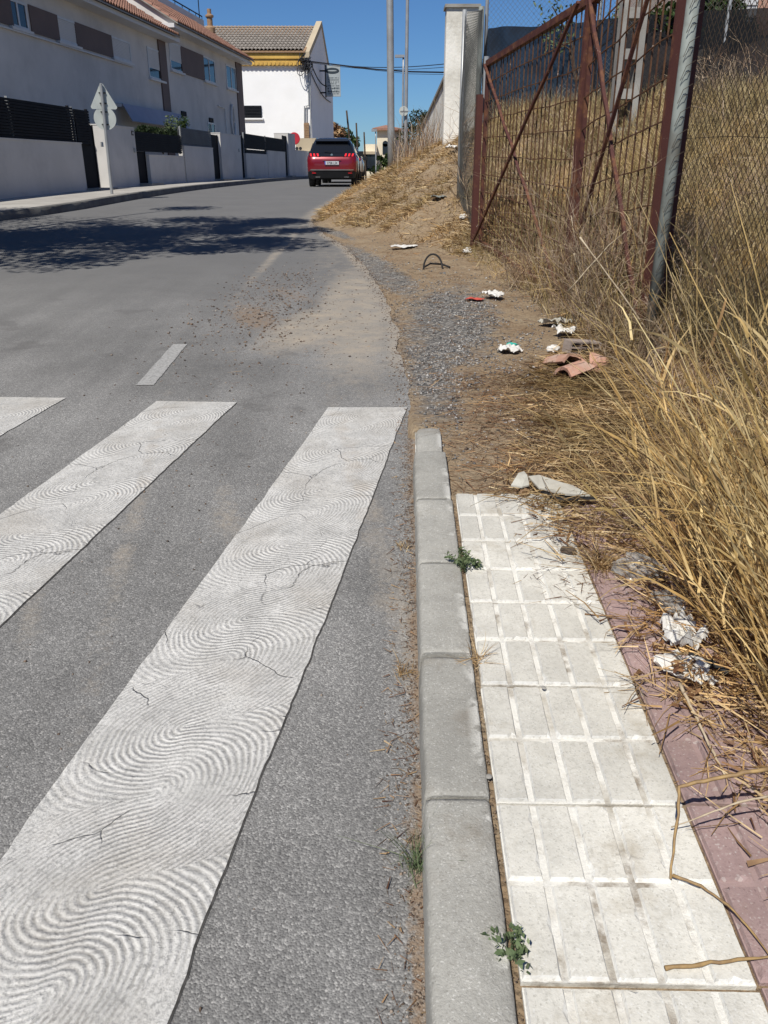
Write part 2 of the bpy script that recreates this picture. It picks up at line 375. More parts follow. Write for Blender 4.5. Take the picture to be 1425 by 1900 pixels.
M = dict(
    asphalt=m_asphalt(), stripe=m_stripe(), soil=m_ground(),
    tile=m_speckle('white_tile', (.60, .58, .515), (.33, .315, .27), (.66, .65, .60), (.30, .25, .17), sc=330),
    pink=m_speckle('pink_tile', (.33, .235, .22), (.20, .13, .125), (.46, .39, .36), (.24, .17, .13), sc=260),
    grout=m_grout(),
    lime=m_speckle('lime_edge', (.70, .69, .64), (.42, .40, .35), (.76, .75, .71), (.30, .25, .18), sc=200),
    kerb=m_speckle('kerb_concrete', (.35, .34, .305), (.21, .20, .175), (.50, .49, .45), (.20, .17, .13), sc=330, bump=1., white=1),
    conc=surf('concrete', (.34, .33, .30), (.25, .24, .22), 3, .9, .5, 50, .006, grime=(.17, .15, .12)),
    kerbshade=surf('shaded_kerb', (.17, .165, .15), (.11, .105, .1), 3, .95, .4, 40, .005),  # left kerb colour darkened to paint in the shade on its road face
    sidewalk=surf('sidewalk', (.42, .40, .36), (.33, .31, .28), 1.2, .9, .3, 30, .005, grime=(.26, .235, .2)),
    plaster=surf('plaster', (.60, .58, .55), (.53, .515, .49), .9, .9, .25, 45, .006, grime=(.30, .29, .28), gscale=.8, gamt=.3),
    white=surf('white_plaster', (.88, .88, .87), (.84, .84, .83), .8, .85, .3, 25, .01, grime=(.72, .71, .66), gscale=.6, gamt=.2),
    wallwhite=surf('old_white_wall', (.82, .80, .74), (.70, .68, .61), 1.2, .9, .6, 20, .012, grime=(.36, .33, .27), gscale=1.2, gamt=.65),
    cream=surf('cream_plaster', (.74, .66, .50), (.66, .59, .45), .6, .9, .2, 20, .01),
    creamdk=surf('cream_trim', (.48, .40, .28), None, .6),
    brownpanel=surf('brown_panel', (.135, .095, .085), (.11, .08, .072), 1, .7, .15, 40, .003),
    shutter=surf('shutter_white', (.60, .60, .59), (.55, .55, .545), 1, .6, 0),
    darkmetal=surf('anthracite_metal', (.014, .015, .018), (.010, .010, .012), 2, .75, .1, 60, .002, spec=.15),
    greymesh=surf('grey_screen', (.12, .125, .13), (.09, .095, .1), 2, .7, .1),
    frame=surf('white_frame', (.62, .62, .62), None, 2, .4, 0),
    glass=glassy('window_glass', (.02, .025, .032), .05),
    rooftile=None, greyroof=None,
    yellow=surf('yellow_cornice', (.62, .40, .10), (.5, .31, .08), 2, .85, .2),
    brick=surf('brick', (.33, .22, .13), (.25, .15, .09), 12, .9, .5, 40, .01),
    galv=surf('galvanised', (.36, .375, .38), (.29, .30, .31), 4, .45, .1, 30, .001, metal=.35),
    galvgreen=surf('greyed_green_pole', (.24, .265, .245), (.17, .185, .17), 5, .6, .2, 40, .001, metal=0, grime=(.12, .11, .09), gscale=5, gamt=.6),
    black=surf('black_rubber', (.018, .018, .018), (.03, .03, .03), 9, .7, .3),
    wire=surf('fence_wire', (.03, .026, .022), (.075, .055, .04), 30, .8, 0, spec=.1),
    wirelight=surf('fence_wire_grey', (.20, .21, .20), (.12, .12, .11), 20, .6, 0, metal=.3),
    cable=surf('black_cable', (.012, .013, .018), None, 5, .6, 0),
    oxide=m_rust('oxide_paint', (.085, .03, .024), (.18, .08, .045), .62),
    rust=m_rust('rusty_frame', (.075, .027, .022), (.20, .085, .042), .54),
    rustbar=m_rust('rusty_bar', (.07, .033, .02), (.16, .08, .04), .5),
    net=None, stone=None,
    bark=surf('bark', (.10, .075, .055), (.06, .045, .035), 12, .95, .9, 20, .02),
    leaf=leafmat('green_leaf', [(.025, .05, .015), (.05, .085, .022), (.08, .12, .035)]),
    darkleaf=leafmat('dark_leaf', [(.012, .025, .01), (.03, .05, .02), (.045, .07, .025)]),
    weed=leafmat('weed_leaf', [(.09, .13, .06), (.15, .21, .10), (.25, .30, .17)]),
    straw=leafmat('straw', [(.17, .10, .045), (.42, .28, .13), (.60, .43, .22), (.72, .58, .35)], trans=.2),
    straw_dull=leafmat('dull_straw', [(.075, .045, .025), (.19, .12, .06), (.36, .25, .13), (.52, .40, .23)], trans=.2),
    olive=leafmat('bank_grass', [(.16, .12, .06), (.38, .29, .14), (.56, .45, .23), (.72, .60, .36)], trans=.2),
    reed=leafmat('reed', [(.20, .12, .05), (.56, .40, .16), (.80, .66, .36), (.42, .29, .11), (.66, .52, .27), (.27, .17, .08)], trans=.25, rough=.75),
    twig=leafmat('dead_twig', [(.12, .07, .05), (.22, .15, .10), (.38, .29, .2), (.5, .42, .32)], trans=0),
    litter=leafmat('brown_leaf_litter', [(.10, .05, .03), (.20, .11, .06), (.34, .22, .12), (.45, .34, .2)], trans=.1),
    paper=surf('paper_white', (.66, .65, .61), (.54, .52, .48), 12, .8, .3, 60, .003, coords='obj'),
    teal=surf('teal_print', (.05, .42, .33), (.04, .30, .25), 20, .5, 0),
    redplastic=surf('red_plastic', (.55, .10, .07), None, 5, .4, 0),
    clay=surf('clay', (.46, .25, .175), (.38, .22, .16), 10, .9, .5, 60, .004, grime=(.42, .37, .31), gscale=6, gamt=.7),
    greyclay=surf('grey_clay', (.34, .28, .24), (.26, .21, .18), 14, .9, .5, 60, .004),
    tarpaper=surf('grey_board', (.46, .45, .39), (.36, .34, .29), 7, .85, .6, 40, .006, grime=(.2, .17, .13), gscale=8, gamt=.5),
    pinkwall=surf('pink_brick_wall', (.40, .27, .22), (.45, .42, .37), 1.4, .9, .5, 20, .01, grime=(.35, .37, .30), gscale=1.5, gamt=.9),
    redcar=paint('red_car_paint', (.19, .005, .012), .3, 1, .25), silver=paint('beige_car_paint', (.38, .35, .30), .35, 1, .2),
    carblack=surf('car_black', (.016, .017, .019), None, 4, .45, 0), gloss=glassy('gloss_black', (.012, .014, .018), .06),
    carroof=glassy('dark_roof', (.02, .025, .035), .15),
    chrome=surf('chrome', (.5, .5, .5), None, 4, .2, 0, metal=.9), lamp=glassy('lamp_red', (.75, .03, .04), .2),
    plate=surf('plate_white', (.5, .51, .53), None, 4, .5, 0), plateblue=surf('plate_blue', (.03, .09, .4), None, 4, .5, 0),
    ink=surf('ink', (.03, .045, .06), None, 4, .7, 0), signgrey=surf('sign_panel', (.36, .40, .41), None, 1, .6, 0),
    signback=surf('sign_back', (.50, .53, .50), (.43, .46, .44), 4, .5, 0, metal=.2),
    reddisc=surf('red_disc', (.50, .03, .05), (.4, .03, .04), 3, .5, 0), wood=surf('pole_wood', (.07, .05, .035), None, 8, .9, .4),
)
def m_roof(name, a, b2, scx):
    m, nt, b = nodes(name); q = N(nt); c = q.mix(q.ramp(q.noise(q.pos(), 5, 6, .6), [(.35, 0), (.65, 1)]), a, b2)
    c = q.mix(q.ramp(q.island(), [(0, .0), (1, .5)]), c, scl(a, .55)); q.l(c, b.inputs['Base Color']); b.inputs['Roughness'].default_value = .9; return m
M['rooftile'] = m_roof('terracotta_tile', (.36, .19, .13), (.25, .13, .095), 1)
M['greyroof'] = m_roof('weathered_tile', (.36, .32, .27), (.24, .21, .18), 1)
def m_net():
    m, nt, b = nodes('shade_net'); q = N(nt); b.inputs['Base Color'].default_value = (.012, .013, .016, 1); b.inputs['Roughness'].default_value = .9; b.inputs['Specular IOR Level'].default_value = .1
    t = q.n('ShaderNodeBsdfTransparent'); mx = q.n('ShaderNodeMixShader'); f = q.ramp(q.noise(q.pos(), 2, 4), [(.3, .88), (.7, .97)])
    q.l(f, mx.inputs[0]); q.l(t.outputs[0], mx.inputs[1]); q.l(b.outputs[0], mx.inputs[2]); q.l(mx.outputs[0], nt.nodes['Material Output'].inputs[0]); return m
M['net'] = m_net()
def m_stone():
    m, nt, b = nodes('stones'); q = N(nt)
    q.l(q.ramp(q.island(), [(0, (.07, .07, .072)), (.4, (.16, .155, .15)), (.75, (.26, .25, .235)), (1, (.46, .44, .41))]), b.inputs['Base Color']); b.inputs['Roughness'].default_value = .9; return m
M['stone'] = m_stone()
def m_clod():
    m, nt, b = nodes('clods'); q = N(nt)
    q.l(q.ramp(q.island(), [(0, (.06, .045, .035)), (.5, (.15, .10, .07)), (.8, (.24, .18, .13)), (1, (.34, .30, .26))]), b.inputs['Base Color']); b.inputs['Roughness'].default_value = .95; return m
M['clod'] = m_clod()
def m_plastic():
    m, nt, b = nodes('clear_plastic'); q = N(nt); b.inputs['Base Color'].default_value = (.62, .62, .6, 1); b.inputs['Roughness'].default_value = .12; b.inputs['Specular IOR Level'].default_value = .8
    t = q.n('ShaderNodeBsdfTransparent'); t.inputs[0].default_value = (.95, .95, .93, 1); mx = q.n('ShaderNodeMixShader')
    q.l(q.ramp(q.noise(q.obj(), 30, 3), [(.35, .10), (.65, .40)]), mx.inputs[0]); q.l(t.outputs[0], mx.inputs[1]); q.l(b.outputs[0], mx.inputs[2]); q.l(mx.outputs[0], nt.nodes['Material Output'].inputs[0]); return m
M['plastic'] = m_plastic()

# ------------------------------------------------------------------ ground, road, pavements
def grid_mesh(name, X, Y, Z, smooth=True):
    ny, nx = X.shape; V = np.stack([X, Y, Z], -1).reshape(-1, 3)
    i = np.arange(ny*nx).reshape(ny, nx); Fq = np.stack([i[:-1, :-1], i[:-1, 1:], i[1:, 1:], i[1:, :-1]], -1).reshape(-1, 4)
    return np_mesh(name, V, Fq, smooth)
def set_attr(me, name, arr):
    a = me.attributes.new(name, 'FLOAT', 'POINT'); a.data.foreach_set('value', np.asarray(arr, np.float32).ravel())
def blob(X, Y, cx, cy, rx, ry, rot=0, soft=.6):
    c, s = math.cos(rot), math.sin(rot); a = ((X-cx)*c+(Y-cy)*s)/rx; b = (-(X-cx)*s+(Y-cy)*c)/ry
    return 1-sstep(1-soft, 1+soft, np.sqrt(a*a+b*b))

xs = np.unique(np.concatenate([np.linspace(-400, -12, 14), np.linspace(-12, -1.6, 24), np.arange(-1.6, 3.4, .05), np.arange(3.4, 9, .2), np.linspace(9, 30, 20), np.linspace(30, 400, 12)]))
ys = np.unique(np.concatenate([np.linspace(-200, -6, 14), np.arange(-6, 2, .25), np.arange(2, 16, .06), np.arange(16, 34, .25), np.linspace(34, 110, 50), np.linspace(110, 900, 12)]))
X, Y = np.meshgrid(xs, ys); Z = terr(X, Y)
far = sstep(70, 200, Y); Z = Z*(1-far)-6*far
me = grid_mesh('ground', X, Y, Z)
gr = np.maximum.reduce([.70*blob(X, Y, .50, 6.4, .45, 1.6, -.1, .95), .66*blob(X, Y, .28, 4.9, .18, 1.3, 0, .95), blob(X, Y, -.15, 9.4, .26, 2.4, .21, .5)*.62, blob(X, Y, -.8, 13, .14, 1.6, .3, .5)*.6])
set_attr(me, 'gravel', gr); set_attr(me, 'ochre', np.maximum(blob(X, Y, 2.75, 6.1, .8, .9), blob(X, Y, 1.9, 10.2, .4, .6)))
ground = link('ground', me, None, [M['soil']]); tag(ground, kind='structure')

def road_attrs(X, Y):
    e = edge(Y)
    d = np.maximum.reduce([
        .80*blob(X, Y, -.25, 7.0, .33, 2.3, .03, .5), .80*blob(X, Y, -.50, 6.3, .36, .95, -.25, .5), .40*blob(X, Y, -.45, 9.5, .5, 3.2, .13, .8),
        .36*blob(X, Y, -.95, 11.5, .22, 3.6, .18, .8), .74*blob(X, Y, -1.33, 11.4, .07, 3.6, .0, .9),
        .80*(1-sstep(.02, .22, e-X))*sstep(4.2, 5.5, Y)*(1-sstep(14, 24, Y)), .72*(1-sstep(.0, .45, e-X))*sstep(13, 16, Y),
        .42*blob(X, Y, -.1, 5.2, .3, .9, 0, .7), .5*blob(X, Y, -.03, 2.7, .07, 2.4, .15, .8), .35*blob(X, Y, -1.0, 6.9, .35, .8, .3, .8),
        .50*blob(X, Y, -1.02, 3.2, .05, 1.5, .165, .9), .5*blob(X, Y, -.62, 2.9, .06, .3, .2, .9), .5*blob(X, Y, -1.10, 2.2, .04, .25, .3, .9), .42*blob(X, Y, .05, 1.9, .05, .05, 0, .9)])
    kl = .055+.0236*Y
    g = np.maximum.reduce([(.50+.35*fbm(X*0+3, Y*3.1, 4, 61))*(1-sstep(-.01, .085, kl-X-.05*(fbm(X*8, Y*8, 3, 62)-.5)))*(Y < 3.9), .55*blob(X, Y, -1.05, 6.6, .22, .7, .3, .7), .45*blob(X, Y, -.85, 7.6, .16, .7, .5, .7)])
    return d, g
v = np.linspace(0, 1, 1)
ry = np.unique(np.concatenate([np.linspace(-60, -2, 16), np.arange(-2, 16, .05), np.arange(16, 40, .3), np.linspace(40, 120, 50)]))
cu = np.concatenate([np.linspace(0, .72, 12)[:-1], np.linspace(.72, 1, 64)])
YY = np.repeat(ry[:, None], len(cu), 1); l_, e_ = left(YY)-.02, edge(YY)+.0
XX = l_+(e_-l_)*cu[None, :]
ragged = (fbm(YY*2.3, YY*0+3, 5, 5)-.45)*.11*(cu[None, :] > .985)*(YY > 4)
XX = XX+ragged
ROFF = -.08
me = grid_mesh('road', XX, YY, Hv(YY)+ROFF)
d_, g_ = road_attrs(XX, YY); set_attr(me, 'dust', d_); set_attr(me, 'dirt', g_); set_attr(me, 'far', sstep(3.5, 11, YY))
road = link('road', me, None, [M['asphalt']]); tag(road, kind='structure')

def stripe_quad(name, nl, nr, fl, fr, off=.004, mat='stripe', dustk=1., sd=None):
    sd = nl[0] if sd is None else sd
    """nl.. corners near-left, near-right, far-left, far-right (x,y)"""
    n = 160; m_ = 16; L_ = math.hypot(fl[0]-nl[0], fl[1]-nl[1])
    T = np.linspace(0, 1, n)[:, None]; U = np.linspace(0, 1, m_)[None, :]
    A = np.array(nl)*(1-T)[..., None]+np.array(fl)*T[..., None]; B = np.array(nr)*(1-T)[..., None]+np.array(fr)*T[..., None]
    P = A*(1-U)[..., None]+B*U[..., None]
    wob = (fbm(T*60, T*0+sd*7, 3, 11)-.45)*.012+(fbm(T*9, T*0+sd*3, 2, 21)-.4)*.012+(fbm(T*160, T*0+nl[0]*3, 2, 31)-.4)*.004
    Px = P[..., 0]+wob*np.where(U == 0, -1., 0)+np.roll(wob, 31, 0)*np.where(U == 1, 1., 0)
    Py = P[..., 1]
    me = grid_mesh(name, Px, Py, Hv(Py)+ROFF+off)
    uvl = me.uv_layers.new(name='UVMap'); W_ = nr[0]-nl[0]
    uvv = np.stack([np.repeat(U*W_, n, 0), np.repeat(T*L_, m_, 1)], -1).reshape(-1, 2)
    li = np.zeros(len(me.loops), np.int32); me.loops.foreach_get('vertex_index', li); uvl.data.foreach_set('uv', uvv[li].astype(np.float32).ravel())
    d, g = road_attrs(Px, Py); set_attr(me, 'dust', d*dustk)
    return link(name, me, road, [M[mat]])
M['joint'] = surf('dark_joint', (.04, .038, .035), (.09, .085, .08), 60, .95, .3)
stripe_quad('paint_edge_crack', (-.957, .25), (-.463, .25), (-.300, 4.23), (.129, 4.23), .002, 'joint', sd=-.955)
stripe_quad('paint_edge_crack', (-1.932, .35), (-1.441, .35), (-1.252, 4.34), (-.806, 4.32), .002, 'joint', sd=-1.93)
stripe_quad('crossing_stripe', (-.955, .25), (-.467, .25), (-.298, 4.23), (.125, 4.23))
stripe_quad('crossing_stripe', (-1.93, .35), (-1.445, .35), (-1.25, 4.34), (-.81, 4.32))
for k in range(5):
    x = -2.23-k*.965; stripe_quad('crossing_stripe', (x-.66, .40), (x-.18, .40), (x, 4.42), (x+.455, 4.40))
M['dash'] = surf('worn_paint', (.38, .375, .36), (.24, .236, .225), 60, .85, .6, 150, .004)
stripe_quad('lane_dash', (-1.452, 4.65), (-1.35, 4.65), (-1.475, 5.66), (-1.375, 5.66), mat='dash')

# left kerb and pavement
WL = Plane(-8.28, 18.68, .0893, 1)                       # line of the garden walls
ky = np.unique(np.concatenate([np.linspace(-40, 10, 30), np.linspace(10, 70, 140)]))
kl_ = left(ky)
rows = [(0., ROFF-.05), (-.006, .058), (-.02, .068), (-.15, .070)]
XX = np.stack([kl_+a for a, b in rows], 1)[:, ::-1]; YY = np.repeat(ky[:, None], 4, 1); ZZ = np.stack([Hv(ky)+b for a, b in rows], 1)[:, ::-1]
lk = link('left_kerb', grid_mesh('left_kerb', XX, YY, ZZ, False), None, [M['kerbshade']]); tag(lk, kind='structure')
cu = np.linspace(0, 1, 8); YY = np.repeat(ky[:, None], 8, 1); A = kl_[:, None]-.148; B = (-8.28+.0893*(ky-18.68))[:, None]-3.3
XX = B+(A-B)*cu[None, :]
sw = link('left_pavement', grid_mesh('left_pavement', XX, YY, Hv(YY)+.064), None, [M['sidewalk']]); tag(sw, kind='structure')

# right pavement: tiles and kerb stones
XT, KT, PITCHY = .205, .0236, .3985
SL = math.atan(.0435)
pv = MB()
for y0, y1 in ((-6, 2.93),):
    pv.add([(XT+KT*y0-.012, y0, H(y0)-.012), (XT+KT*y0+1.62, y0, H(y0)-.012), (XT+KT*y1+1.22, y1, H(y1)-.014), (XT+KT*y1-.012, y1, H(y1)-.014)], [(0, 1, 2, 3)])
pav = pv.build('pavement', M['soil']); tag(pav, kind='structure')
def tile_mesh(name, m1, m2, m3, seed):
    rr = random.Random(seed); b = MB(); W = .392; Lh = .389
    b.box(0, 0, -.045, W, Lh, -.0085, 1)
    g = .011; bw = (W-4*g)/5; hh = (Lh-.009)/2
    for i in range(5):
        for j in range(2):
            x0 = i*(bw+g)+(.0 if i else .002); x1 = i*(bw+g)+bw; y0 = j*(hh+.009)+.002; y1 = y0+hh-.004
            c = .0034; z = rr.uniform(-.0004, .0004); zz = -.010
            n = 6; top = []; 
            # outline with slightly chipped edges
            pts = []
            for k in range(n): pts.append((x0+(x1-x0)*k/n, y0))
            for k in range(n+3): pts.append((x1, y0+(y1-y0)*k/(n+3)))
            for k in range(n): pts.append((x1-(x1-x0)*k/n, y1))
            for k in range(n+3): pts.append((x0, y1-(y1-y0)*k/(n+3)))
            cx, cy = (x0+x1)/2, (y0+y1)/2; m_ = len(pts); lo = []; hi = []
            for (x, y) in pts:
                e = rr.uniform(0, .0016)+(.006 if rr.random() < .03 else 0)
                lo.append((x, y, zz)); sx = 1 if x < cx else -1; sy = 1 if y < cy else -1
                ex = (c+e) if abs(x-x0) < 1e-6 or abs(x-x1) < 1e-6 else 0; ey = (c+e) if abs(y-y0) < 1e-6 or abs(y-y1) < 1e-6 else 0
                hi.append((x+sx*ex, y+sy*ey, z-(rr.uniform(0, .0006))))
            base = len(b.v); b.v += lo+hi
            for k in range(m_): b.f.append((base+k, base+(k+1) % m_, base+m_+(k+1) % m_, base+m_+k)); b.mi.append(2)
            b.f.append(tuple(base+m_+k for k in range(m_))); b.mi.append(0)
    o = b.build(name, [m1, m2, m3], pav); me = o.data; bpy.data.objects.remove(o); return me
TM = [tile_mesh('white_tile', M['tile'], M['grout'], M['lime'], s) for s in range(5)]
M['pinkgrout'] = m_speckle('pink_grout', (.36, .26, .245), (.24, .165, .15), (.5, .43, .40), (.22, .17, .13), sc=90)
PM = [tile_mesh('pink_tile', M['pink'], M['pinkgrout'], M['pinkgrout'], s+20) for s in range(4)]
for r in range(-14, 5):
    y0 = .934+PITCHY*r+.003
    for c in range(4):
        x0 = XT+KT*y0+c*.4005+.003
        if c == 3 and r > -2: continue
        o = bpy.data.objects.new('tile' if c == 0 else 'pink_tile', random.choice(TM if c == 0 else PM)); COL.objects.link(o); o.parent = pav
        o.location = (x0+random.uniform(-.001, .001), y0, H(y0)+random.uniform(-.0015, .0015))
        o.rotation_euler = (SL+random.gauss(0, .0016), random.gauss(0, .0025), -KT+random.gauss(0, .0015))
kb = MB(); kb.box(.03, -6, -.5, .2, 3.6, -.30); 
kerb = MB()
kerb.add([(.06+KT*-6, -6, H(-6)-.03), (.185+KT*-6, -6, H(-6)-.03), (.185+KT*3.7, 3.7, H(3.7)-.03), (.06+KT*3.7, 3.7, H(3.7)-.03)], [(0, 1, 2, 3)])
kerb = kerb.build('kerb', M['kerb']); tag(kerb, kind='structure')
def kerb_mesh(Ls, seed, end=False):
    prof = [(-.006, -.20), (-.003, -.085), (.002, -.020), (.006, -.007), (.014, -.001), (.05, .001), (.09, .001), (.134, .0005), (.1395, -.003), (.1415, -.012), (.142, -.20)]
    n = 44; V = []; Fq = []; m_ = len(prof)
    for j in range(n+1):
        t = j/n; y = .004+(Ls-.008)*t; er = 0
        e = min(t, 1-t)*Ls; er = max(0, .005-e)*.6
        for i, (x, z) in enumerate(prof):
            nx = mnoise.noise(Vector((x*30, y*14+seed*9, z*20)))*.0014+mnoise.noise(Vector((x*9, y*5+seed*5, 3)))*.0016-max(0, mnoise.noise(Vector((x*70, y*40+seed*9, 5)))-.35)*.010*(i in (2, 3, 4, 7, 8, 9))
            zz = z-er-(nx if z > -.05 else 0); xx = x+nx+(er if x < .05 else -er)*.8
            if end:
                tt = max(0, t-.45)/.55; zz -= .028*tt**3; xc = .07; xx = xc+(xx-xc)*(1-.35*tt**5*1.2)-.012*0
            V.append((xx, y, zz))
    for j in range(n):
        for i in range(m_-1): Fq.append((j*m_+i, j*m_+i+1, (j+1)*m_+i+1, (j+1)*m_+i))
    me = bpy.data.meshes.new('kerb_stone'); me.from_pydata(V, [], Fq+[tuple(range(m_))[::-1], tuple(n*m_+i for i in range(m_))])
    me.materials.append(M['kerb']); me.polygons.foreach_set('use_smooth', [True]*(len(me.polygons)-2)+[False]*2); return me
KM = [kerb_mesh(.503, s) for s in range(4)]
kys = [1.344-.505*k for k in range(15)][::-1]+[1.862, 2.363, 2.868]
for i, y in enumerate(kys+[3.347]):
    last = y > 3.3
    o = bpy.data.objects.new('kerb_stone', kerb_mesh(.42, 9, True) if last else KM[i % 4]); COL.objects.link(o); o.parent = kerb
    o.location = (.052+KT*y+random.uniform(-.002, .002)+(.006 if last else 0), y, H(y)+.002+random.uniform(-.0015, .002)-(.006 if last else 0))
    o.rotation_euler = (SL-.001*y*1.2, 0, -KT+random.gauss(0, .002)-(.01 if last else 0)); 
    if last: o.scale = (.84, 1, 1)

# ------------------------------------------------------------------ vegetation generators
def ribbons(P, D, Lg, W, bend, seg=3, taper=.15, jit=0., gravity=None):
    """P roots (n,3), D direction (n,3), Lg length, W width, bend (n,3) curve offset at tip"""
    n = len(P); D = D/np.linalg.norm(D, axis=1, keepdims=True)
    side = np.cross(D, RS.normal(size=(n, 3))); side /= np.linalg.norm(side, axis=1, keepdims=True)
    t = np.linspace(0, 1, seg+1); V = np.zeros((n, seg+1, 2, 3))
    for i, tt in enumerate(t):
        c = P+D*(Lg*tt)[:, None]+bend*(tt**2)
        if jit: c = c+RS.normal(size=(n, 3))*jit*(tt > 0)
        wd = (W*(1-(1-taper)*tt**1.5)*.5)[:, None]
        V[:, i, 0] = c-side*wd; V[:, i, 1] = c+side*wd
    idx = np.arange(n*(seg+1)*2).reshape(n, seg+1, 2)
    Fq = np.stack([idx[:, :-1, 0], idx[:, :-1, 1], idx[:, 1:, 1], idx[:, 1:, 0]], -1).reshape(-1, 4)
    return V.reshape(-1, 3), Fq
def stuff(name, parts, mat, label, cat, kind='stuff', parent=None):
    Vs = []; Fs = []; b = 0
    for V, Fq in parts: Vs.append(V); Fs.append(Fq+b); b += len(V)
    o = link(name, np_mesh(name, np.concatenate(Vs), np.concatenate(Fs)), parent, [mat]); return tag(o, label, cat, None, kind)
def scatter(n, x0, x1, y0, y1, dens=None):
    X = RS.uniform(x0, x1, n); Y = RS.uniform(y0, y1, n)
    if dens is not None:
        k = RS.rand(n) < dens(X, Y); X, Y = X[k], Y[k]
    return X, Y
def clumpy(X, Y, sc=2., lo=.35, hi=.65, seed=40): return sstep(lo, hi, fbm(X*sc+30, Y*sc+70, 3, seed))
def grass(n, x0, x1, y0, y1, dens, h, w, lean=(0, 0), spread=.35, seg=3, bend=.4, sink=.01, upz=1., jit=0.):
    X, Y = scatter(n, x0, x1, y0, y1, dens); n = len(X); Z = terr(X, Y)-sink
    P = np.stack([X, Y, Z], 1); D = np.stack([RS.normal(0, spread, n)+lean[0], RS.normal(0, spread, n)+lean[1], np.full(n, upz)*RS.uniform(.6, 1.2, n)], 1)
    Lg = RS.uniform(h[0], h[1], n); W = RS.uniform(w[0], w[1], n)
    az = RS.uniform(0, 2*math.pi, n); B = np.stack([np.cos(az)*Lg*bend*RS.rand(n), np.sin(az)*Lg*bend*RS.rand(n), -Lg*bend*RS.rand(n)*.7], 1)
    return ribbons(P, D, Lg, W, B, seg, jit=jit)
def lying(n, x0, x1, y0, y1, dens, h, w, zj=.03, seg=2, zfun=None):
    X, Y = scatter(n, x0, x1, y0, y1, dens); n = len(X); Z = (terr(X, Y) if zfun is None else zfun(X, Y))+.003+np.abs(RS.normal(0, zj, n))
    az = RS.uniform(0, 2*math.pi, n); D = np.stack([np.cos(az), np.sin(az), RS.normal(.04, .16, n)], 1)
    Lg = RS.uniform(h[0], h[1], n); W = RS.uniform(w[0], w[1], n); B = RS.normal(0, .18, (n, 3))*Lg[:, None]; B[:, 2] = -np.abs(B[:, 2])*.4
    return ribbons(np.stack([X, Y, Z], 1), D, Lg, W, B, seg, taper=.4)
OCT_V = np.array([(1, 0, 0), (-1, 0, 0), (0, 1, 0), (0, -1, 0), (0, 0, 1), (0, 0, -1)], float)
OCT_F = np.array([(0, 2, 4), (2, 1, 4), (1, 3, 4), (3, 0, 4), (2, 0, 5), (1, 2, 5), (3, 1, 5), (0, 3, 5)])
def stones(X, Y, Z, size):
    n = len(X); V = OCT_V[None]*(size[:, None, None])*RS.uniform(.55, 1.25, (n, 6, 1)); V = V*np.array([1, 1, .65]); V = V+RS.normal(0, 1, (n, 6, 3))*(size*.22)[:, None, None]
    a = RS.uniform(0, 6.28, n); c, s = np.cos(a)[:, None], np.sin(a)[:, None]
    x = V[..., 0]*c-V[..., 1]*s; y = V[..., 0]*s+V[..., 1]*c; V = np.stack([x+X[:, None], y+Y[:, None], V[..., 2]+Z[:, None]], -1)
    return V.reshape(-1, 3), (OCT_F[None]+(np.arange(n)*6)[:, None, None]).reshape(-1, 3)
def leaves(C, n, size, rad, squash=1., shell=0, pw=.33):
    """n leaf quads around centres C (k,3)"""
    k = RS.randint(0, len(C), n); d = RS.normal(size=(n, 3)); d /= np.linalg.norm(d, axis=1, keepdims=True)
    r = rad[k]*(RS.rand(n)**pw); P = C[k]+d*r[:, None]*np.array([1, 1, squash])
    a = RS.normal(size=(n, 3)); a /= np.linalg.norm(a, axis=1, keepdims=True); b = np.cross(a, RS.normal(size=(n, 3))); b /= np.linalg.norm(b, axis=1, keepdims=True)
    s = (size*RS.uniform(.6, 1.3, n))[:, None]; V = np.stack([P-a*s, P+b*s*.5, P+a*s, P-b*s*.5], 1)
    return V.reshape(-1, 3), np.arange(n*4).reshape(n, 4)
def branchy(b, p, d, L_, r, depth, rr, split=3, ang=.6, n=4, curve=.25):
    segs = 3; pts = [Vector(p)]; dd = Vector(d).normalized()
    for i in range(segs):
        dd = (dd+Vector((rr.gauss(0, curve*.4), rr.gauss(0, curve*.4), rr.gauss(0, curve*.3)))).normalized(); pts.append(pts[-1]+dd*L_/segs)
    b.tube(pts, r, n, r2=r*.55, cap=False)
    if depth > 0:
        for k in range(split):
            q = pts[rr.randint(1, segs)]; nd = (dd+Vector((rr.gauss(0, ang), rr.gauss(0, ang), rr.gauss(0, ang*.7)))).normalized()
            branchy(b, q, nd, L_*rr.uniform(.5, .8), r*.6, depth-1, rr, split, ang, n, curve)

# ------------------------------------------------------------------ left side: garden walls, fences, houses
def gwall(name, pts, o0, o1, mat, **kw): ...
G = lambda px, py: WL.at(px, py)
def base(t): return H(WL.p(t, 0)[1])+.05
wall = empty('garden_wall', WL.p(0, base(0)), 'white rendered garden wall stepping along the left pavement below the houses', 'garden wall')
fence_objs = {}
def part(parent, mb, name, mat, **kw):
    o = mb.build(name, mat, None, **kw); o.parent = parent; o.matrix_parent_inverse = Matrix.Translation(-Vector(parent.location)); return o
def wallpiece(px0, py0, px1, py1, depth=.22, out=0., mat='plaster', name='wall_panel', tleft=None, zb=None, nm=None):
    t0, z0 = G(px0, py0); t1, z1 = G(px1, py1)
    if tleft is not None: t0 = tleft
    z = (z0+z1)/2 if tleft is None else z1; b = MB(); m_ = (t0+t1)/2
    b.prism(WL, t0, t1, base(t0)-.4, z, out, out-depth, z0b=base(t1)-.4); part(wall, b, name, M[mat])
    b = MB(); b.prism(WL, t0-.01, t1+.01, z, z+.03, out+.015, out-depth-.015); part(wall, b, 'coping', M[mat])
    return t0, t1, z
w1 = wallpiece(0, 251, 151, 267, tleft=-22)
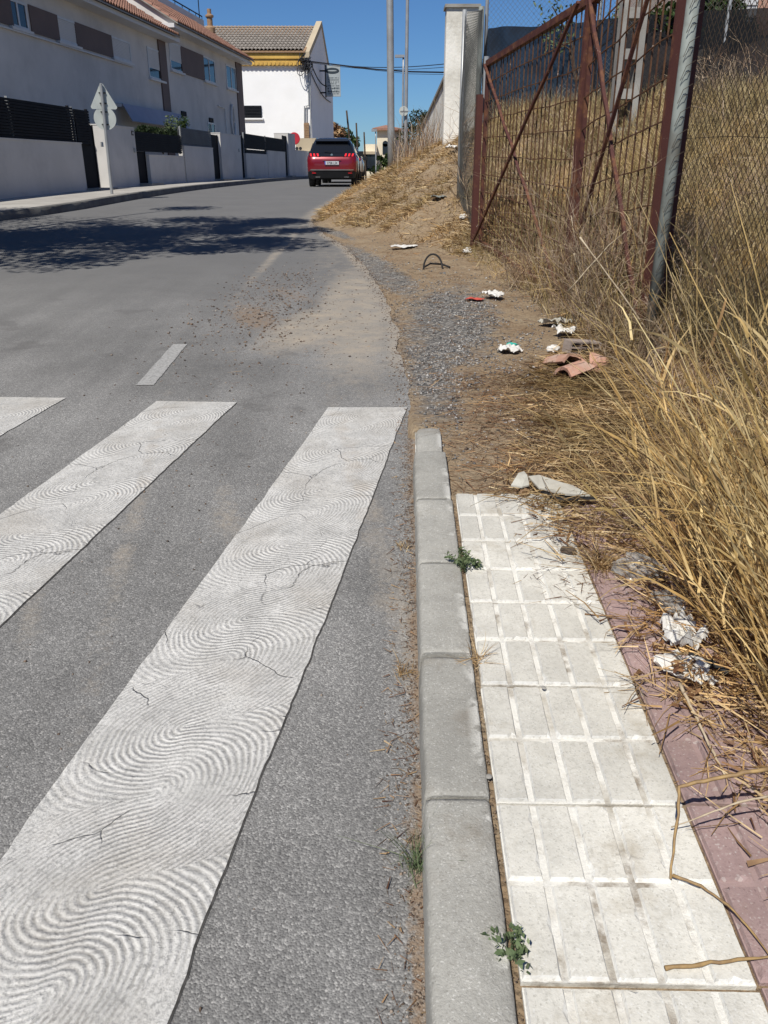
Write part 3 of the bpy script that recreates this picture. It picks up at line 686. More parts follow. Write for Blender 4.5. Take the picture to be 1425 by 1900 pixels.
w2 = wallpiece(192, 227, 249, 243, depth=1.0)
w2r = wallpiece(178, 226, 190, 227, depth=.8, out=-.5, name='wall_return')
w3 = wallpiece(276, 285, 341, 294)
w4 = wallpiece(341.3, 269, 395, 278)
w5 = wallpiece(408, 248, 446, 252, depth=.8)
w6 = wallpiece(456, 284, 496, 289)
w7 = wallpiece(496.5, 278, 529, 285)
w8 = wallpiece(534, 248, 547, 250, depth=.8)
w9 = wallpiece(548.5, 278, 580, 283, out=-.05)
def slats(label, name, t0, t1, z0, z1, o=-.03, gap=.012, hgt=.05, mat='darkmetal', posts=(), backing=True, group=None):
    f = empty(name, WL.p((t0+t1)/2, z0, o), label, 'fence' if 'gate' not in name else 'gate', group)
    n = max(1, int((z1-z0)/(hgt+gap)))
    hh = (z1-z0)/n-gap
    first = None
    for k in range(n):
        z = z0+k*(z1-z0)/n; b = MB(); b.prism(WL, t0, t1, z, z+hh, o, o-.025); part(f, b, 'slat', M[mat])
    for t in posts:
        b = MB(); b.prism(WL, t-.03, t+.03, z0-.02, z1+.03, o-.03, o-.09); part(f, b, 'post', M['galv' if t != posts[-1] else mat])
    b = MB(); b.prism(WL, t0, t1, z0, z1-.02, o-.10, o-.11); part(f, b, 'backing_sheet', M[mat])
    return f
tA, zA = G(137, 199); t0l = -20
slats('long dark slatted fence on top of the nearest garden wall', 'slat_fence', t0l, tA-.03, w1[2]+.035, zA, posts=(-3, G(17, 170)[0], tA-.2))
tB, zB = G(166, 205)
slats('short dark fence panel left of the traffic sign, above the near gateway', 'slat_fence', tA+.05, tB, G(153, 267)[1], zB, posts=(tA+.02, tB-.03))
tg0, tg1 = G(152, 267)[0], G(178, 226)[0]
def gate(label, px0, px1, pt, pb, o=-.45):
    t0 = px0; t1 = px1; f = empty('garden_gate', WL.p((t0+t1)/2, base((t0+t1)/2), o), label, 'gate')
    b = MB(); b.prism(WL, t0, t1, pb, pt, o, o-.04); part(f, b, 'door_leaf', M['darkmetal'])
    for k in range(2):
        b = MB(); b.prism(WL, (t0, t1-.05)[k], (t0+.05, t1)[k], pb, pt+.02, o+.02, o); part(f, b, 'stile', M['darkmetal'])
    b = MB(); b.prism(WL, t0+.08, t0+.12, pb+.9, pb+1.05, o+.05, o+.022); part(f, b, 'handle', M['galv'])
    b = MB(); b.prism(WL, t0-.06, t1+.06, pb-.3, pb, o+.5, o-.5, 0); part(f, b, 'threshold', M['conc'])
    return f
gate('dark metal garden gate beside the near wall, left of the traffic sign', w1[1]+.02, w2r[0]-.02, G(165, 232)[1], base(w1[1])+.06, -.12)
gate('narrow dark gate behind the traffic sign, between white pillar and low wall', w2[1]+.03, w3[0]-.03, G(262, 281)[1], base(w2[1])+.08, -.12)
slats('dark slatted fence with a hedge rising behind it', 'slat_fence', w2[1]+.02, w3[1]-.02, G(262, 282)[1]+.02, G(262, 244)[1], posts=(w2[1]+.1, w3[1]-.06))
slats('pale grey screen fence beyond the hedge on the second low wall', 'screen_fence', w3[1]+.02, w4[1]-.02, w4[2]+.035, G(345, 237)[1], mat='greymesh', posts=(w3[1]+.1, w4[1]-.06))
gate('narrow dark gate between the second low wall and the middle pillar', w4[1]+.03, w5[0]-.03, G(400, 250)[1], base(w4[1])+.08, -.12)
gate('tall narrow dark gate right of the middle pillar', w5[1]+.03, w6[0]-.03, G(450, 252)[1], base(w5[1])+.08, -.12)
slats('dark see-through fence in front of the white building', 'slat_fence', w6[0], w7[1], w7[2]+.035, G(500, 254)[1], posts=(w6[0]+.05, (w6[0]+w7[1])/2, w7[1]-.05))
slats('low dark fence infill left of the stepped wall, under the see-through fence', 'slat_fence', w6[0]+.02, w6[1]-.02, w6[2]+.035, w7[2]+.02, posts=(w6[0]+.05, w6[1]-.05), mat='darkmetal')
gate('last narrow dark gate before the end pillar', w7[1]+.03, w8[0]-.03, G(531, 252)[1], base(w7[1])+.08, -.12)
# small things on the pillar
b = MB(); b.prism(WL, *(G(244, 250)[0], G(247.5, 250)[0]), *(G(246, 251)[1], G(246, 243)[1]), .02, .001); np_ = part(wall, b, 'number_plate', M['darkmetal'])
b = MB(); b.prism(WL, *(G(244.6, 250)[0], G(246.9, 250)[0]), *(G(246, 249.5)[1], G(246, 244.5)[1]), .023, .020); part(wall, b, 'number_panel', M['plaster'])
for px, py in ((188, 268), (249, 279), (443, 279)):
    t, z = G(px, py); b = MB(); b.prism(WL, t-.05, t+.05, z-.06, z+.06, .04, .001); part(wall, b, 'bell_push', M['galv'])

FP = Plane(-8.28-3.0, 18.68, .0893, 1)                   # house fronts
Fp = FP.at
EP = Plane(-8.28-2.4, 18.68, .0893, 1)
def house(name, label, t0, t1, zeave, ridge, depth=9, gab=True):
    h = empty(name, FP.p((t0+t1)/2, base((t0+t1)/2)), label, 'house')
    b = MB(); b.prism(FP, t0, t1, -1.5, zeave, 0, -depth); part(h, b, 'wall', M['plaster'])
    # gable prism above
    b = MB(); P = FP.p; rz = zeave+ridge; hd = -depth/2
    for ta, tb in ((t0, t0+.25), (t1-.25, t1)):
        g5 = ((zeave+.001, .56), (zeave+.001, -depth), (zeave+.40, -depth), (rz+.08, hd), (zeave+.06, .56)); b.add([P(tt, z_, o_) for tt in (ta, tb) for z_, o_ in g5], [(0, 1, 2, 3, 4), (9, 8, 7, 6, 5)]+[(k, (k+1) % 5, 5+(k+1) % 5, 5+k) for k in range(5)])
    part(h, b, 'gable', M['plaster'])['kind'] = 'stuff'
    b = MB(); b.prism(FP, t0-.3, t1+.3, zeave-.16, zeave-.001, .6, -.0); part(h, b, 'soffit', M['shutter'])
    return h
def tiled_roof(h, pl, t0, t1, o_e, z_e, o_r, z_r, mat='rooftile', step=.24, rowlen=.4, both=False, name='roof_tiles'):
    Vs = []; Fs = []; nb = 0; nt_ = int((t1-t0)/step); L_ = math.hypot(o_r-o_e, z_r-z_e); nr = max(2, int(L_/rowlen))
    for r in range(nr):
        for i in range(nt_):
            tc = t0+(i+.5)*step; prof = [(-.5, -.02), (-.32, .045), (0, .085), (.32, .045), (.5, -.02)]
            for a, lift in ((r/nr, .045), ((r+1.08)/nr, .0)):
                for u, z in prof:
                    o = o_e+(o_r-o_e)*a; zz = z_e+(z_r-z_e)*a+z+lift; p = pl.p(tc+u*step, zz, o); Vs.append(p)
            for k in range(4): Fs.append((nb+k, nb+k+1, nb+6+k, nb+5+k))
            nb += 10
    me = np_mesh(name, Vs, Fs); o = link(name, me, h, [M[mat]]); o.matrix_parent_inverse = Matrix.Translation(-Vector(h.location)); o['kind'] = 'stuff'
    b = MB(); P = pl.p
    b.add([P(t0, z_e-.05, o_e), P(t1, z_e-.05, o_e), P(t1, z_r-.05, o_r), P(t0, z_r-.05, o_r), P(t0, z_e-.001, o_e), P(t1, z_e-.001, o_e), P(t1, z_r-.001, o_r), P(t0, z_r-.001, o_r)], [(0, 1, 2, 3), (4, 7, 6, 5), (0, 4, 5, 1), (1, 5, 6, 2), (2, 6, 7, 3), (3, 7, 4, 0)])
    part(h, b, 'roof_deck', M['conc'])
te1, ze1 = EP.at(250, 34)
t_h1e = Fp(309, 130)[0]
h1 = house('terraced_house', 'nearest white terraced house with brown panels between shutters on its upper floor', -18, t_h1e, ze1, 2.85)
tiled_roof(h1, FP, -18.3, t_h1e+.0, .72, ze1+.03, -4.5, ze1+3.0); tiled_roof(h1, FP, -18.3, t_h1e+.0, -9.6, ze1+.1, -4.5, ze1+3.0, rowlen=1.2, step=.6)
te2, ze2 = EP.at(390, 76)
t_h2e = Fp(452, 210)[0]
h2 = house('terraced_house', 'farther white terraced house with blue window, chimney and roof terrace', t_h1e+.02, t_h2e, ze2, 2.95)
tiled_roof(h2, FP, t_h1e-.15, t_h2e+.5, .72, ze2+.03, -4.5, ze2+3.1); tiled_roof(h2, FP, t_h1e-.15, t_h2e+.5, -9.6, ze2+.1, -4.5, ze2+3.1, rowlen=1.2, step=.6)
def frect(h, bl, tr, kind, z_over=None):
    (t0, z0), (t1, z1) = Fp(*bl), Fp(*tr)
    if z_over: z0, z1 = z_over
    if kind == 'panel':
        b = MB(); b.prism(FP, t0, t1, z0, z1, .035, .001); return part(h, b, 'brown_panel', M['brownpanel'])
    fr = MB()
    for a, c, d, e in ((t0, t1, z1-.07, z1), (t0, t1, z0, z0+.07), (t0, t0+.07, z0+.07, z1-.07), (t1-.07, t1, z0+.07, z1-.07)): fr.prism(FP, a, c, d, e, .03, -.02)
    if kind == 'window': fr.prism(FP, (t0+t1)/2-.04, (t0+t1)/2+.04, z0+.07, z1-.07, .028, -.02)
    f = part(h, fr, 'window' if kind != 'shutter' else 'shutter', M['frame'])
    def sub(b, n, m):
        o = b.build(n, M[m]); o.parent = f; return o
    if kind == 'window':
        for k in range(2):
            b = MB(); a = t0+.07 if k == 0 else (t0+t1)/2+.04; c = (t0+t1)/2-.04 if k == 0 else t1-.07
            b.prism(FP, a, c, z0+.07, z1-.07, .006, .001); sub(b, 'pane', 'glass')
    else:
        zt = z1-.07; zb_ = z0+.07+(.28*(z1-z0) if kind == 'half' else 0)
        n = 12
        for k in range(n):
            b = MB(); za = zb_+(zt-zb_)*k/n; b.prism(FP, t0+.07, t1-.07, za, za+(zt-zb_)/n-.012, .016, .001); sub(b, 'slat', 'shutter')
        if kind == 'half': b = MB(); b.prism(FP, t0+.07, t1-.07, z0+.07, zb_, .006, .001); sub(b, 'pane', 'glass')
    b = MB(); b.prism(FP, t0-.08, t1+.08, z0-.08, z0-.005, .12, .001); sub(b, 'sill', 'shutter')
    return f
ztop = Fp(139, 41)[1]; zs = 4.97
zz1 = (zs, ztop)
frect(h1, (-70, 30), (17, 2), 'panel', zz1); frect(h1, (20, 58), (46, 8), 'window', zz1); frect(h1, (61, 78), (104, 29), 'panel', zz1)
frect(h1, (109, 95), (139, 41), 'shutter', zz1); frect(h1, (145, 106), (205, 66), 'panel', zz1); frect(h1, (210, 124), (239, 76), 'shutter', zz1)
frect(h1, (-150, 30), (-75, 2), 'shutter', zz1)
b = MB(); b.prism(FP, -18, Fp(245, 130)[0], zs-.12, zs-.085, .10, .001); part(h1, b, 'ledge', M['shutter'])
frect(h1, (277, 144), (298, 96), 'half')
b = MB(); b.prism(FP, t_h1e-.9, t_h1e-.02, base(10), ze1-.17, .06, .001); part(h1, b, 'pilaster', M['brownpanel'])
zt2, zb2 = Fp(376, 103)[1], Fp(338, 136)[1]; zz2 = (zb2, zt2)
frect(h2, (317, 133), (335, 90), 'half', zz2); frect(h2, (338, 136), (376, 103), 'panel', zz2); frect(h2, (378, 148), (397, 113), 'window', zz2); frect(h2, (421, 163), (436, 126), 'window')
b = MB(); b.prism(FP, t_h2e-1.3, t_h2e-.02, 0, ze2-.17, .06, .001); part(h2, b, 'pilaster', M['brownpanel'])
frect(h2, (333, 236), (347, 218), 'window'); frect(h2, (386, 248), (398, 229), 'window')
for px, py in ((340, 211), (391, 223)):
    t, z = Fp(px, py); b = MB(); b.prism(FP, t-.35, t+.35, z-.1, z+.1, .05, .001); part(h2, b, 'wall_vent', M['darkmetal'])
t, z = Fp(425, 222); b = MB(); b.tube([FP.p(t-2.2, z+.55, .05), FP.p(t-.9, z+.5, .05), FP.p(t-.85, z-.9, .05)], .03); part(h2, b, 'drain_pipe', M['frame'])
b = MB(); b.tube([FP.p(t+.6+.35*math.cos(a), z-.05+.8*math.sin(a), .08) for a in np.linspace(0, 6.2, 20)], .06); part(h2, b, 'coiled_hose', M['frame'])
# awning of the first house
(ta, za), (tb, zb_) = Fp(212, 191), Fp(323, 214)
aw = empty('awning', FP.p((ta+tb)/2, za-.6, .1), 'long folded pale awning over the ground floor behind the traffic sign', 'awning')
b = MB(); b.prism(FP, ta, tb, za-.12, za, .28, .04); part(aw, b, 'cassette', M['frame'])
b = MB(); P = FP.p; b.add([P(ta, za-.02, .29), P(tb, za-.02, .29), P(tb, za-.62, .62), P(ta, za-.62, .62), P(ta, za-.01, .31), P(tb, za-.01, .31), P(tb, za-.60, .64), P(ta, za-.60, .64)], [(0, 1, 2, 3), (4, 7, 6, 5), (0, 4, 5, 1), (1, 5, 6, 2), (2, 6, 7, 3), (3, 7, 4, 0)])
part(aw, b, 'fabric', surf('awning_cloth', (.36, .37, .44), (.32, .33, .40), 2, .8, .1))
# roof terrace, chimney and railing of the second house
pr = MB(); t0, z0 = Plane(-8.28-5.2, 18.68, .0893, 1).at(285, 0)[0], ze2+1.2
TP = Plane(-8.28-5.6, 18.68, .0893, 1); t0, _ = TP.at(270, 8); t1, z1 = TP.at(378, 36)
pr.prism(TP, t0, t1, ze2+.6, z1-.05, 0, -.2); part(h2, pr, 'parapet', M['shutter'])
r = MB(); r.tube([TP.p(t0, z1+.15, -.1), TP.p(t1, z1+.15, -.1)], .035)
for k in range(9): tt = t0+(t1-t0)*k/8; r.tube([TP.p(tt, z1-.25, -.1), TP.p(tt, z1+.15, -.1)], .02)
r.tube([TP.p(t1-.5, z1-.2, -.1), TP.p(t1-.5, z1+2.6, -.1)], .03); part(h2, r, 'railing', M['darkmetal'])
CPl = Plane(-8.28-5.0, 18.68, .0893, 1); t, z = CPl.at(390, 50)
b = MB(); b.lathe(CPl.p(t, z-.3), [(.28, 0), (.28, .25), (.16, .35), (.16, .75), (.24, .8), (.24, .88), (.12, .95), (.12, 1.2), (0, 1.22)], 14); part(h2, b, 'chimney', M['brick'])
# traffic sign on the left pavement
gx, gy = -6.58, 21.0
ts = empty('traffic_sign', (gx, gy, H(gy)+.04), 'grey back of a triangle and round traffic sign on one leaning pole', 'traffic sign')
top = at_y(187, 155, 21.0); botp = Vector((gx, gy, H(gy)+.03))
b = MB(); b.tube([botp, top], .035, 10); part(ts, b, 'pole', M['galv'])
ax = (top-botp).normalized()
def on_pole(f): return botp+(top-botp)*f
fb = on_pole(.86)
def tri_plate(c, s, th):
    b = MB(); n = 8; pts = []
    for k in range(3):
        a = math.pi/2+k*2*math.pi/3
        for j in range(-2, 3): aa = a+j*.35; pts.append((math.cos(a)*s*.82+math.cos(aa)*s*.14, math.sin(a)*s*.82+math.sin(aa)*s*.14))
    m_ = len(pts); b.add([(c.x+x*.92, c.y+.05+x*.25, c.z+z) for x, z in pts]+[(c.x+x*.92-th*.25, c.y+.05+x*.25+th, c.z+z) for x, z in pts], [tuple(range(m_)), tuple(range(m_, 2*m_))[::-1]]+[(k, (k+1) % m_, m_+(k+1) % m_, m_+k) for k in range(m_)]); return b
part(ts, tri_plate(on_pole(.862), .36, .02), 'triangle_plate', M['signback'])
c = on_pole(.70); b = MB(); b.lathe((0, 0, 0), [(0, 0), (.25, 0), (.25, .02), (0, .02)], 28, axis='y'); b.v = [(c.x+x*.97-y*.25, c.y+.05+x*.25+y, c.z+z) for x, y, z in b.v]; part(ts, b, 'round_plate', M['signback'])
for f in (.92, .755, .645, .83):
    c = on_pole(f); b = MB(); b.box(c.x-.075, -.012, c.z-.012, c.x+.075, .012, c.z+.016); b.v = [(c.x+(x-c.x)*.97, c.y+.03+(x-c.x)*.25+y, z) for x, y, z in b.v]; part(ts, b, 'clamp', M['black'])
# hedge and planter
def bush(name, label, C, rad, n, size, mat, squash=.8, stem=True, cat='bush', group=None):
    C = np.array(C, float); V, Fq = leaves(C, n, size, np.array(rad, float), squash)
    lo = C.mean(0); zmin = V[:, 2].min()
    e = empty(name, (lo[0], lo[1], zmin), label, cat, group)
    o = link('foliage', np_mesh('foliage', V, Fq), e, [M[mat]]); o.matrix_parent_inverse = Matrix.Translation(-Vector(e.location))
    if stem:
        b = MB(); rr = random.Random(n)
        for c in C[:6]: b.tube([(lo[0], lo[1], zmin-stem*.5), tuple((Vector(c)+Vector((lo[0], lo[1], zmin)))/2+Vector((.05, 0, 0))), tuple(c)], .05*size*10, 5, r2=.01)
        part(e, b, 'stem', M['bark'])
    return e
HP = Plane(-8.28-.9, 18.68, .0893, 1)
hc = [HP.p(*HP.at(px, 246+(px-262)*.14)) for px in np.linspace(264, 334, 12)]
bush('hedge', 'dark green hedge behind the slatted fence of the nearest house', hc, [.28]*12, 5200, .05, 'darkleaf', .9, stem=.6, cat='hedge')
bush('potted_shrub', 'small light green shrub at the far end of the hedge', [HP.p(*HP.at(340, 226)), HP.p(*HP.at(338, 234))], [.26, .2], 300, .05, 'leaf', 1., stem=.8, cat='shrub')
bush('flowering_shrub', 'loose shrub with pale flowers above the hedge', [HP.p(*HP.at(318, 228)), HP.p(*HP.at(312, 232))], [.28, .2], 260, .045, 'weed', 1., stem=.8, cat='shrub')

# ------------------------------------------------------------------ white building and what is on it
WB = Plane(-14.0, 62.0, 1, .01)                          # front, facing the camera
c0 = at_y(574, 97, 62.0)
bw = empty('white_building', (c0.x-4, 62, 0), 'tall white building with grey tiled roof and yellow cornice behind the red car', 'building')
cx = c0.x; zE = c0.z; SD = Plane(cx, 62.0, .089, 1)      # side wall direction
zR = at_y(598, 47, 67).z; Dp = 10.4
apx = 5.4
def qd(b, pts, mi=0): b.add(pts, [tuple(range(len(pts)))], mi)
b = MB(); W_ = 14
b.add([(cx-W_, 62, -2), (cx, 62, -2), SD.p(Dp, -2), (cx-W_+.9, 62+Dp, -2), (cx-W_, 62, zE), (cx, 62, zE), SD.p(Dp, zE-1.6), (cx-W_+.9, 62+Dp, zE-1.6), SD.p(apx, zR), (cx-W_+.45, 62+apx, zR)],
      [(0, 1, 5, 4), (1, 2, 6, 8, 5), (2, 3, 7, 6), (3, 0, 4, 9, 7), (4, 5, 8, 9), (9, 8, 6, 7)])
part(bw, b, 'wall', M['white'])
b = MB()                                                 # raised verge along the gable
for (ta, za, tb, zb2_) in ((-.35, zE-.1, apx, zR+.22), (apx, zR+.22, Dp+.1, zE-1.5)):
    b.prism(SD, ta, tb, za-.25, za+.10, .06, -.34, z0b=zb2_-.25, z1b=zb2_+.10)
part(bw, b, 'gable_verge', M['creamdk'])
FR = Plane(cx-W_, 62, 1, 0)
b = MB()
tiled = []
Vs = []; Fs = []; nb = 0; nr = 10; st = .26
for r_ in range(nr):
    for i in range(int((W_-.5)/st)):
        xc = cx-.5-i*st
        for a, lift in ((r_/nr, .05), ((r_+1.06)/nr, 0.)):
            for u, z in ((-.5, -.02), (-.3, .06), (0, .10), (.3, .06), (.5, -.02)):
                Vs.append((xc+u*st+.089*(a*5.8-.4), 62-.4+a*(apx+.4), zE+.05+(zR-zE-.1)*a+z+lift))
        for k in range(4): Fs.append((nb+k, nb+5+k, nb+6+k, nb+k+1))
        nb += 10
o = link('roof_tiles', np_mesh('roof_tiles', Vs, Fs), bw, [M['greyroof']]); o.matrix_parent_inverse = Matrix.Translation(-Vector(bw.location)); o['kind'] = 'stuff'
b = MB(); b.add([(cx-W_, 61.6, zE-.06), (cx-.25, 61.6, zE-.06), (cx-.25+.089*6, 62+apx, zR-.06), (cx-W_+.5, 62+apx, zR-.06), (cx-W_, 61.6, zE+.02), (cx-.25, 61.6, zE+.02), (cx-.25+.089*6, 62+apx, zR+.02), (cx-W_+.5, 62+apx, zR+.02)], [(0, 1, 2, 3), (4, 5, 6, 7), (0, 1, 5, 4), (1, 2, 6, 5), (3, 0, 4, 7)])
part(bw, b, 'roof_deck', M['brick'])
b = MB(); b.box(cx-W_, 61.80, zE-.80, cx-.35, 61.998, zE-.40); b.box(cx-W_, 61.72, zE-.40, cx-.35, 61.998, zE-.08); part(bw, b, 'cornice', M['yellow'])
b = MB(); x = cx-.6
while x > cx-W_: b.box(x-.14, 61.74, zE-.76, x, 61.799, zE-.60); x -= .28
o = part(bw, b, 'cornice_dentils', M['yellow']); o['kind'] = 'stuff'
# barred window on the front
p0 = at_y(449, 219, 61.99); p1 = at_y(485, 196, 61.99)
b = MB(); b.box(p0.x-.5, 61.93, p0.z, p1.x, 61.998, p1.z); wnd = part(bw, b, 'window', M['glass'])
def subp(b, n, m, f):
    o = b.build(n, M[m]); o.parent = f; return o
b = MB(); b.box(p0.x-.5, 61.85, p0.z-.1, p1.x+.1, 61.998, p0.z-.005); subp(b, 'sill', 'white', wnd)
for k in range(14):
    xx = p0.x-.3+(p1.x-p0.x+.2)*k/13; b = MB(); b.tube([(xx, 61.88, p0.z), (xx, 61.88, p1.z)], .018, 5); subp(b, 'bar', 'darkmetal', wnd)
for k in range(4):
    z = p0.z+.12+(p1.z-p0.z)*k/4; b = MB(); b.tube([(p0.x-.4, 61.87, z), (p1.x, 61.87, z)], .018, 5); subp(b, 'bar', 'darkmetal', wnd)
# brick chase with pipes at the corner
p0 = at_y(566, 282, 61.9); p1 = at_y(573, 228, 61.9)
b = MB(); b.box(p0.x, 61.75, p0.z, p1.x, 61.998, p1.z); pil = part(bw, b, 'brick_pier', M['brick'])
zz = p0.z
while zz < p1.z-.1:
    b = MB(); b.box(p0.x-.01, 61.735, zz, p1.x+.01, 61.749, zz+.085); subp(b, 'brick', 'brick', pil); zz += .105
def px_line(b, pts, Y, r=.02, n=5): b.tube([at_y(px, py, Y) for px, py in pts], r, n)
b = MB(); px_line(b, [(572, 110), (572, 150), (573, 196)], 61.9, .04); px_line(b, [(573, 196), (565, 197), (565, 285)], 61.9, .04); px_line(b, [(569, 197), (569, 230)], 61.9, .03); px_line(b, [(575, 120), (576, 180), (577, 262)], 61.7, .05); part(bw, b, 'conduit', M['galv'])
# tangle of cables at the corner
tg = empty('cable_tangle', at_y(568, 118, 61.6), 'tangle of black overhead cables at the corner of the white building', 'cables')
b = MB(); rr = random.Random(4); cc = at_y(569, 117, 61.5)
for k in range(26):
    r0 = rr.uniform(.12, .42); o_ = Vector((rr.gauss(-.1, .2), rr.gauss(0, .12), rr.gauss(-.05, .22))); a0 = rr.uniform(0, 6.3); tl = rr.uniform(-.6, .6)
    b.tube([cc+o_+Vector((math.cos(a0+a)*r0*.7, math.sin(a0+a)*.25+tl*.2, math.sin(a0+a)*r0)) for a in np.linspace(0, rr.uniform(3, 6.2), 12)], .028, 4, cap=False)
part(tg, b, 'coil', M['cable'])
# sign board on the side wall
sg = empty('sign_board', at_y(618, 178, 66.0), 'tall grey sign board with an oval emblem and lines of text on the building side', 'sign board')
q0, q1 = at_y(605.5, 179, 66), at_y(631, 121, 66)
b = MB(); b.box(q0.x, 66, q0.z, q1.x, 66.18, q1.z); pn = part(sg, b, 'panel', M['signgrey'])
b = MB()
for z_ in (q0.z+.25, q1.z-.35): b.tube([(q0.x-1.1, 66.09, z_), (q0.x+.01, 66.09, z_)], .05, 6)
b.box(q0.x-.07, 65.98, q0.z-.06, q0.x-.001, 66.2, q1.z+.02); part(sg, b, 'bracket', M['darkmetal'])
Wd, Hd = q1.x-q0.x, q1.z-q0.z; k_ = Wd/25.5
b = MB(); b.lathe(((q0.x+q1.x)/2-.05, 65.985, q1.z-Hd*.175), [(0, 0), (.5, 0), (.5, .012), (0, .012)], 28, axis='y'); em = part(sg, b, 'emblem', M['ink'])
for v_ in em.data.vertices: v_.co.z = (v_.co.z-(q1.z-Hd*.175))*.38+(q1.z-Hd*.175)
b = MB(); b.lathe(((q0.x+q1.x)/2-.05, 65.975, q1.z-Hd*.175), [(0, 0), (.33, 0), (.33, .008), (0, .008)], 24, axis='y'); em = part(sg, b, 'emblem_band', M['signgrey'])
for v_ in em.data.vertices: v_.co.z = (v_.co.z-(q1.z-Hd*.175))*.12+(q1.z-Hd*.175)
rr = random.Random(8)
for f_, hh, wid in ((.40, .055, .85), (.465, .055, .85), (.53, .06, .85), (.59, .05, .55), (.655, .06, .9), (.735, .12, .9), (.835, .12, .9), (.91, .05, .8)):
    b = MB(); x = q0.x+.06+Wd*(1-wid)*.5; xe = q1.x-.04-Wd*(1-wid)*.5; z_ = q1.z-Hd*f_
    while x < xe:
        l_ = hh*rr.uniform(.45, .8)
        if rr.random() > .12: b.box(x, 65.99, z_-hh/2, min(x+l_, xe), 65.997, z_+hh/2*rr.choice((1, 1, .6)))
        x += l_+hh*.3
    part(sg, b, 'text_line', M['ink'])
# overhead cables
def cable(label, pts, Ys, r, grp='overhead cables from the white building'):
    P = [at_y(px, py, y) for (px, py), y in zip(pts, Ys)]; n = 14; o = MB(); Q = []
    for i in range(len(P)-1):
        for k in range(n): 
            f = k/n; p = P[i]*(1-f)+P[i+1]*f; p.z -= .35*math.sin(math.pi*f)*(1 if len(P) == 2 else .0); Q.append(p)
    Q.append(P[-1]); o.tube(Q, r, 5, cap=False); ob = o.build('overhead_cable', M['cable']); tag(ob, label, 'cable', grp)
cable('upper straight cable from the building corner to the right', [(576, 115), (900, 110)], (61.5, 48), .022)
cable('thin cable just under the upper straight one', [(580, 117), (900, 117)], (61.5, 48), .014)
cable('thick sagging cable crossing in front of the lamp posts', [(576, 114), (640, 122), (700, 129), (760, 133), (900, 136)], (61.5, 58, 55, 52, 48), .04)
cable('thin lower cable crossing below the thick one', [(600, 118), (700, 131), (760, 137), (900, 140)], (61.5, 55, 52, 48), .012)
cable('dark cable running down the side wall under the sign board', [(577, 135), (614, 190)], (62, 71), .03)
cable('dark cable along the side wall up to the sign bracket', [(577, 118), (606, 160)], (62, 66), .04)

# neighbours behind the end of the garden wall
b = MB(); q0, q1 = at_y(540, 300, 56), at_y(580, 255, 56)
sh = empty('yard_building', at_y(560, 300, 57), 'low cream and white yard building with two round vents beyond the wall', 'building')
b.box(q0.x, 57, -1, q1.x+.3, 60, q1.z-.9); part(sh, b, 'wall', M['white']); b = MB(); b.box(q0.x+.2, 57.4, q1.z-.9, q1.x+.3, 60, q1.z); part(sh, b, 'upper_wall', M['creamdk'])
for px in (551, 557.5):
    c = at_y(px, 275.5, 56.98); b = MB(); b.lathe((c.x, 56.96, c.z), [(0, 0), (.1, 0), (.1, .035), (0, .035)], 12, axis='y'); part(sh, b, 'vent', M['black'])
c = at_y(546, 257, 53.0)
rd = empty('round_sign', (c.x, 53, H(53)), 'round red sign standing behind the last garden pillar', 'sign')
b = MB(); b.lathe((c.x, 53, c.z), [(0, 0), (.32, 0), (.34, .02), (.32, .04), (0, .05)], 26, axis='y'); part(rd, b, 'disc', M['reddisc'])
b = MB(); b.tube([(c.x, 53.08, H(53)), (c.x, 53.08, c.z+.2)], .035); part(rd, b, 'post', M['galv'])

# far villa
vil = empty('villa', at_y(722, 330, 88), 'cream villa with a square tower and hipped tile roof beyond the crest', 'house')
YV = 88; L0 = at_y(699.5, 240, YV); R0 = at_y(731, 240, YV)
zt_ = L0.z; VP_ = Plane(L0.x, YV, 1, .0)
dpt = 4.2; wT = at_y(733, 240, YV).x-L0.x
b = MB(); b.box(L0.x, YV, -6, L0.x+wT, YV+wT, zt_); part(vil, b, 'tower', M['cream'])
b = MB(); e_ = .45; x0, x1, y0, y1 = L0.x-e_, L0.x+wT+e_, YV-e_, YV+wT+e_; ap = ((x0+x1)/2, (y0+y1)/2, at_y(722, 231, YV).z)
b.add([(x0, y0, zt_-.1), (x1, y0, zt_-.1), (x1, y1, zt_-.1), (x0, y1, zt_-.1), (x0, y0, zt_+.1), (x1, y0, zt_+.1), (x1, y1, zt_+.1), (x0, y1, zt_+.1), ap], [(0, 3, 2, 1), (0, 1, 5, 4), (1, 2, 6, 5), (2, 3, 7, 6), (3, 0, 4, 7), (4, 5, 8), (5, 6, 8), (6, 7, 8), (7, 4, 8)]); part(vil, b, 'roof', M['rooftile'])
E_ = at_y(752, 240, YV+2)
b = MB(); b.box(L0.x+wT+.02, YV+1.5, -6, E_.x, YV+6, zt_-.15); part(vil, b, 'side_wing', M['plaster'])
b = MB(); b.box(L0.x+wT-.3, YV+1.1, zt_-.15, E_.x+.4, YV+6.5, zt_+.15); part(vil, b, 'wing_roof', M['rooftile'])
c = at_y(715, 274, YV); b = MB(); b.box(c.x-.28, YV-.06, c.z-.6, c.x+.28, YV-.002, c.z+.35); b.lathe((c.x, YV-.06, c.z+.35), [(0, 0), (.28, 0), (.28, .05), (0, .05)], 16, axis='y'); part(vil, b, 'window', M['glass'])
a0 = at_y(666, 330, YV-2); a1 = at_y(703, 267, YV-2)
b = MB(); b.box(a0.x, YV-2, -6, L0.x-.02, YV+5, at_y(690, 282, YV-2).z); part(vil, b, 'front_wing', M['cream'])
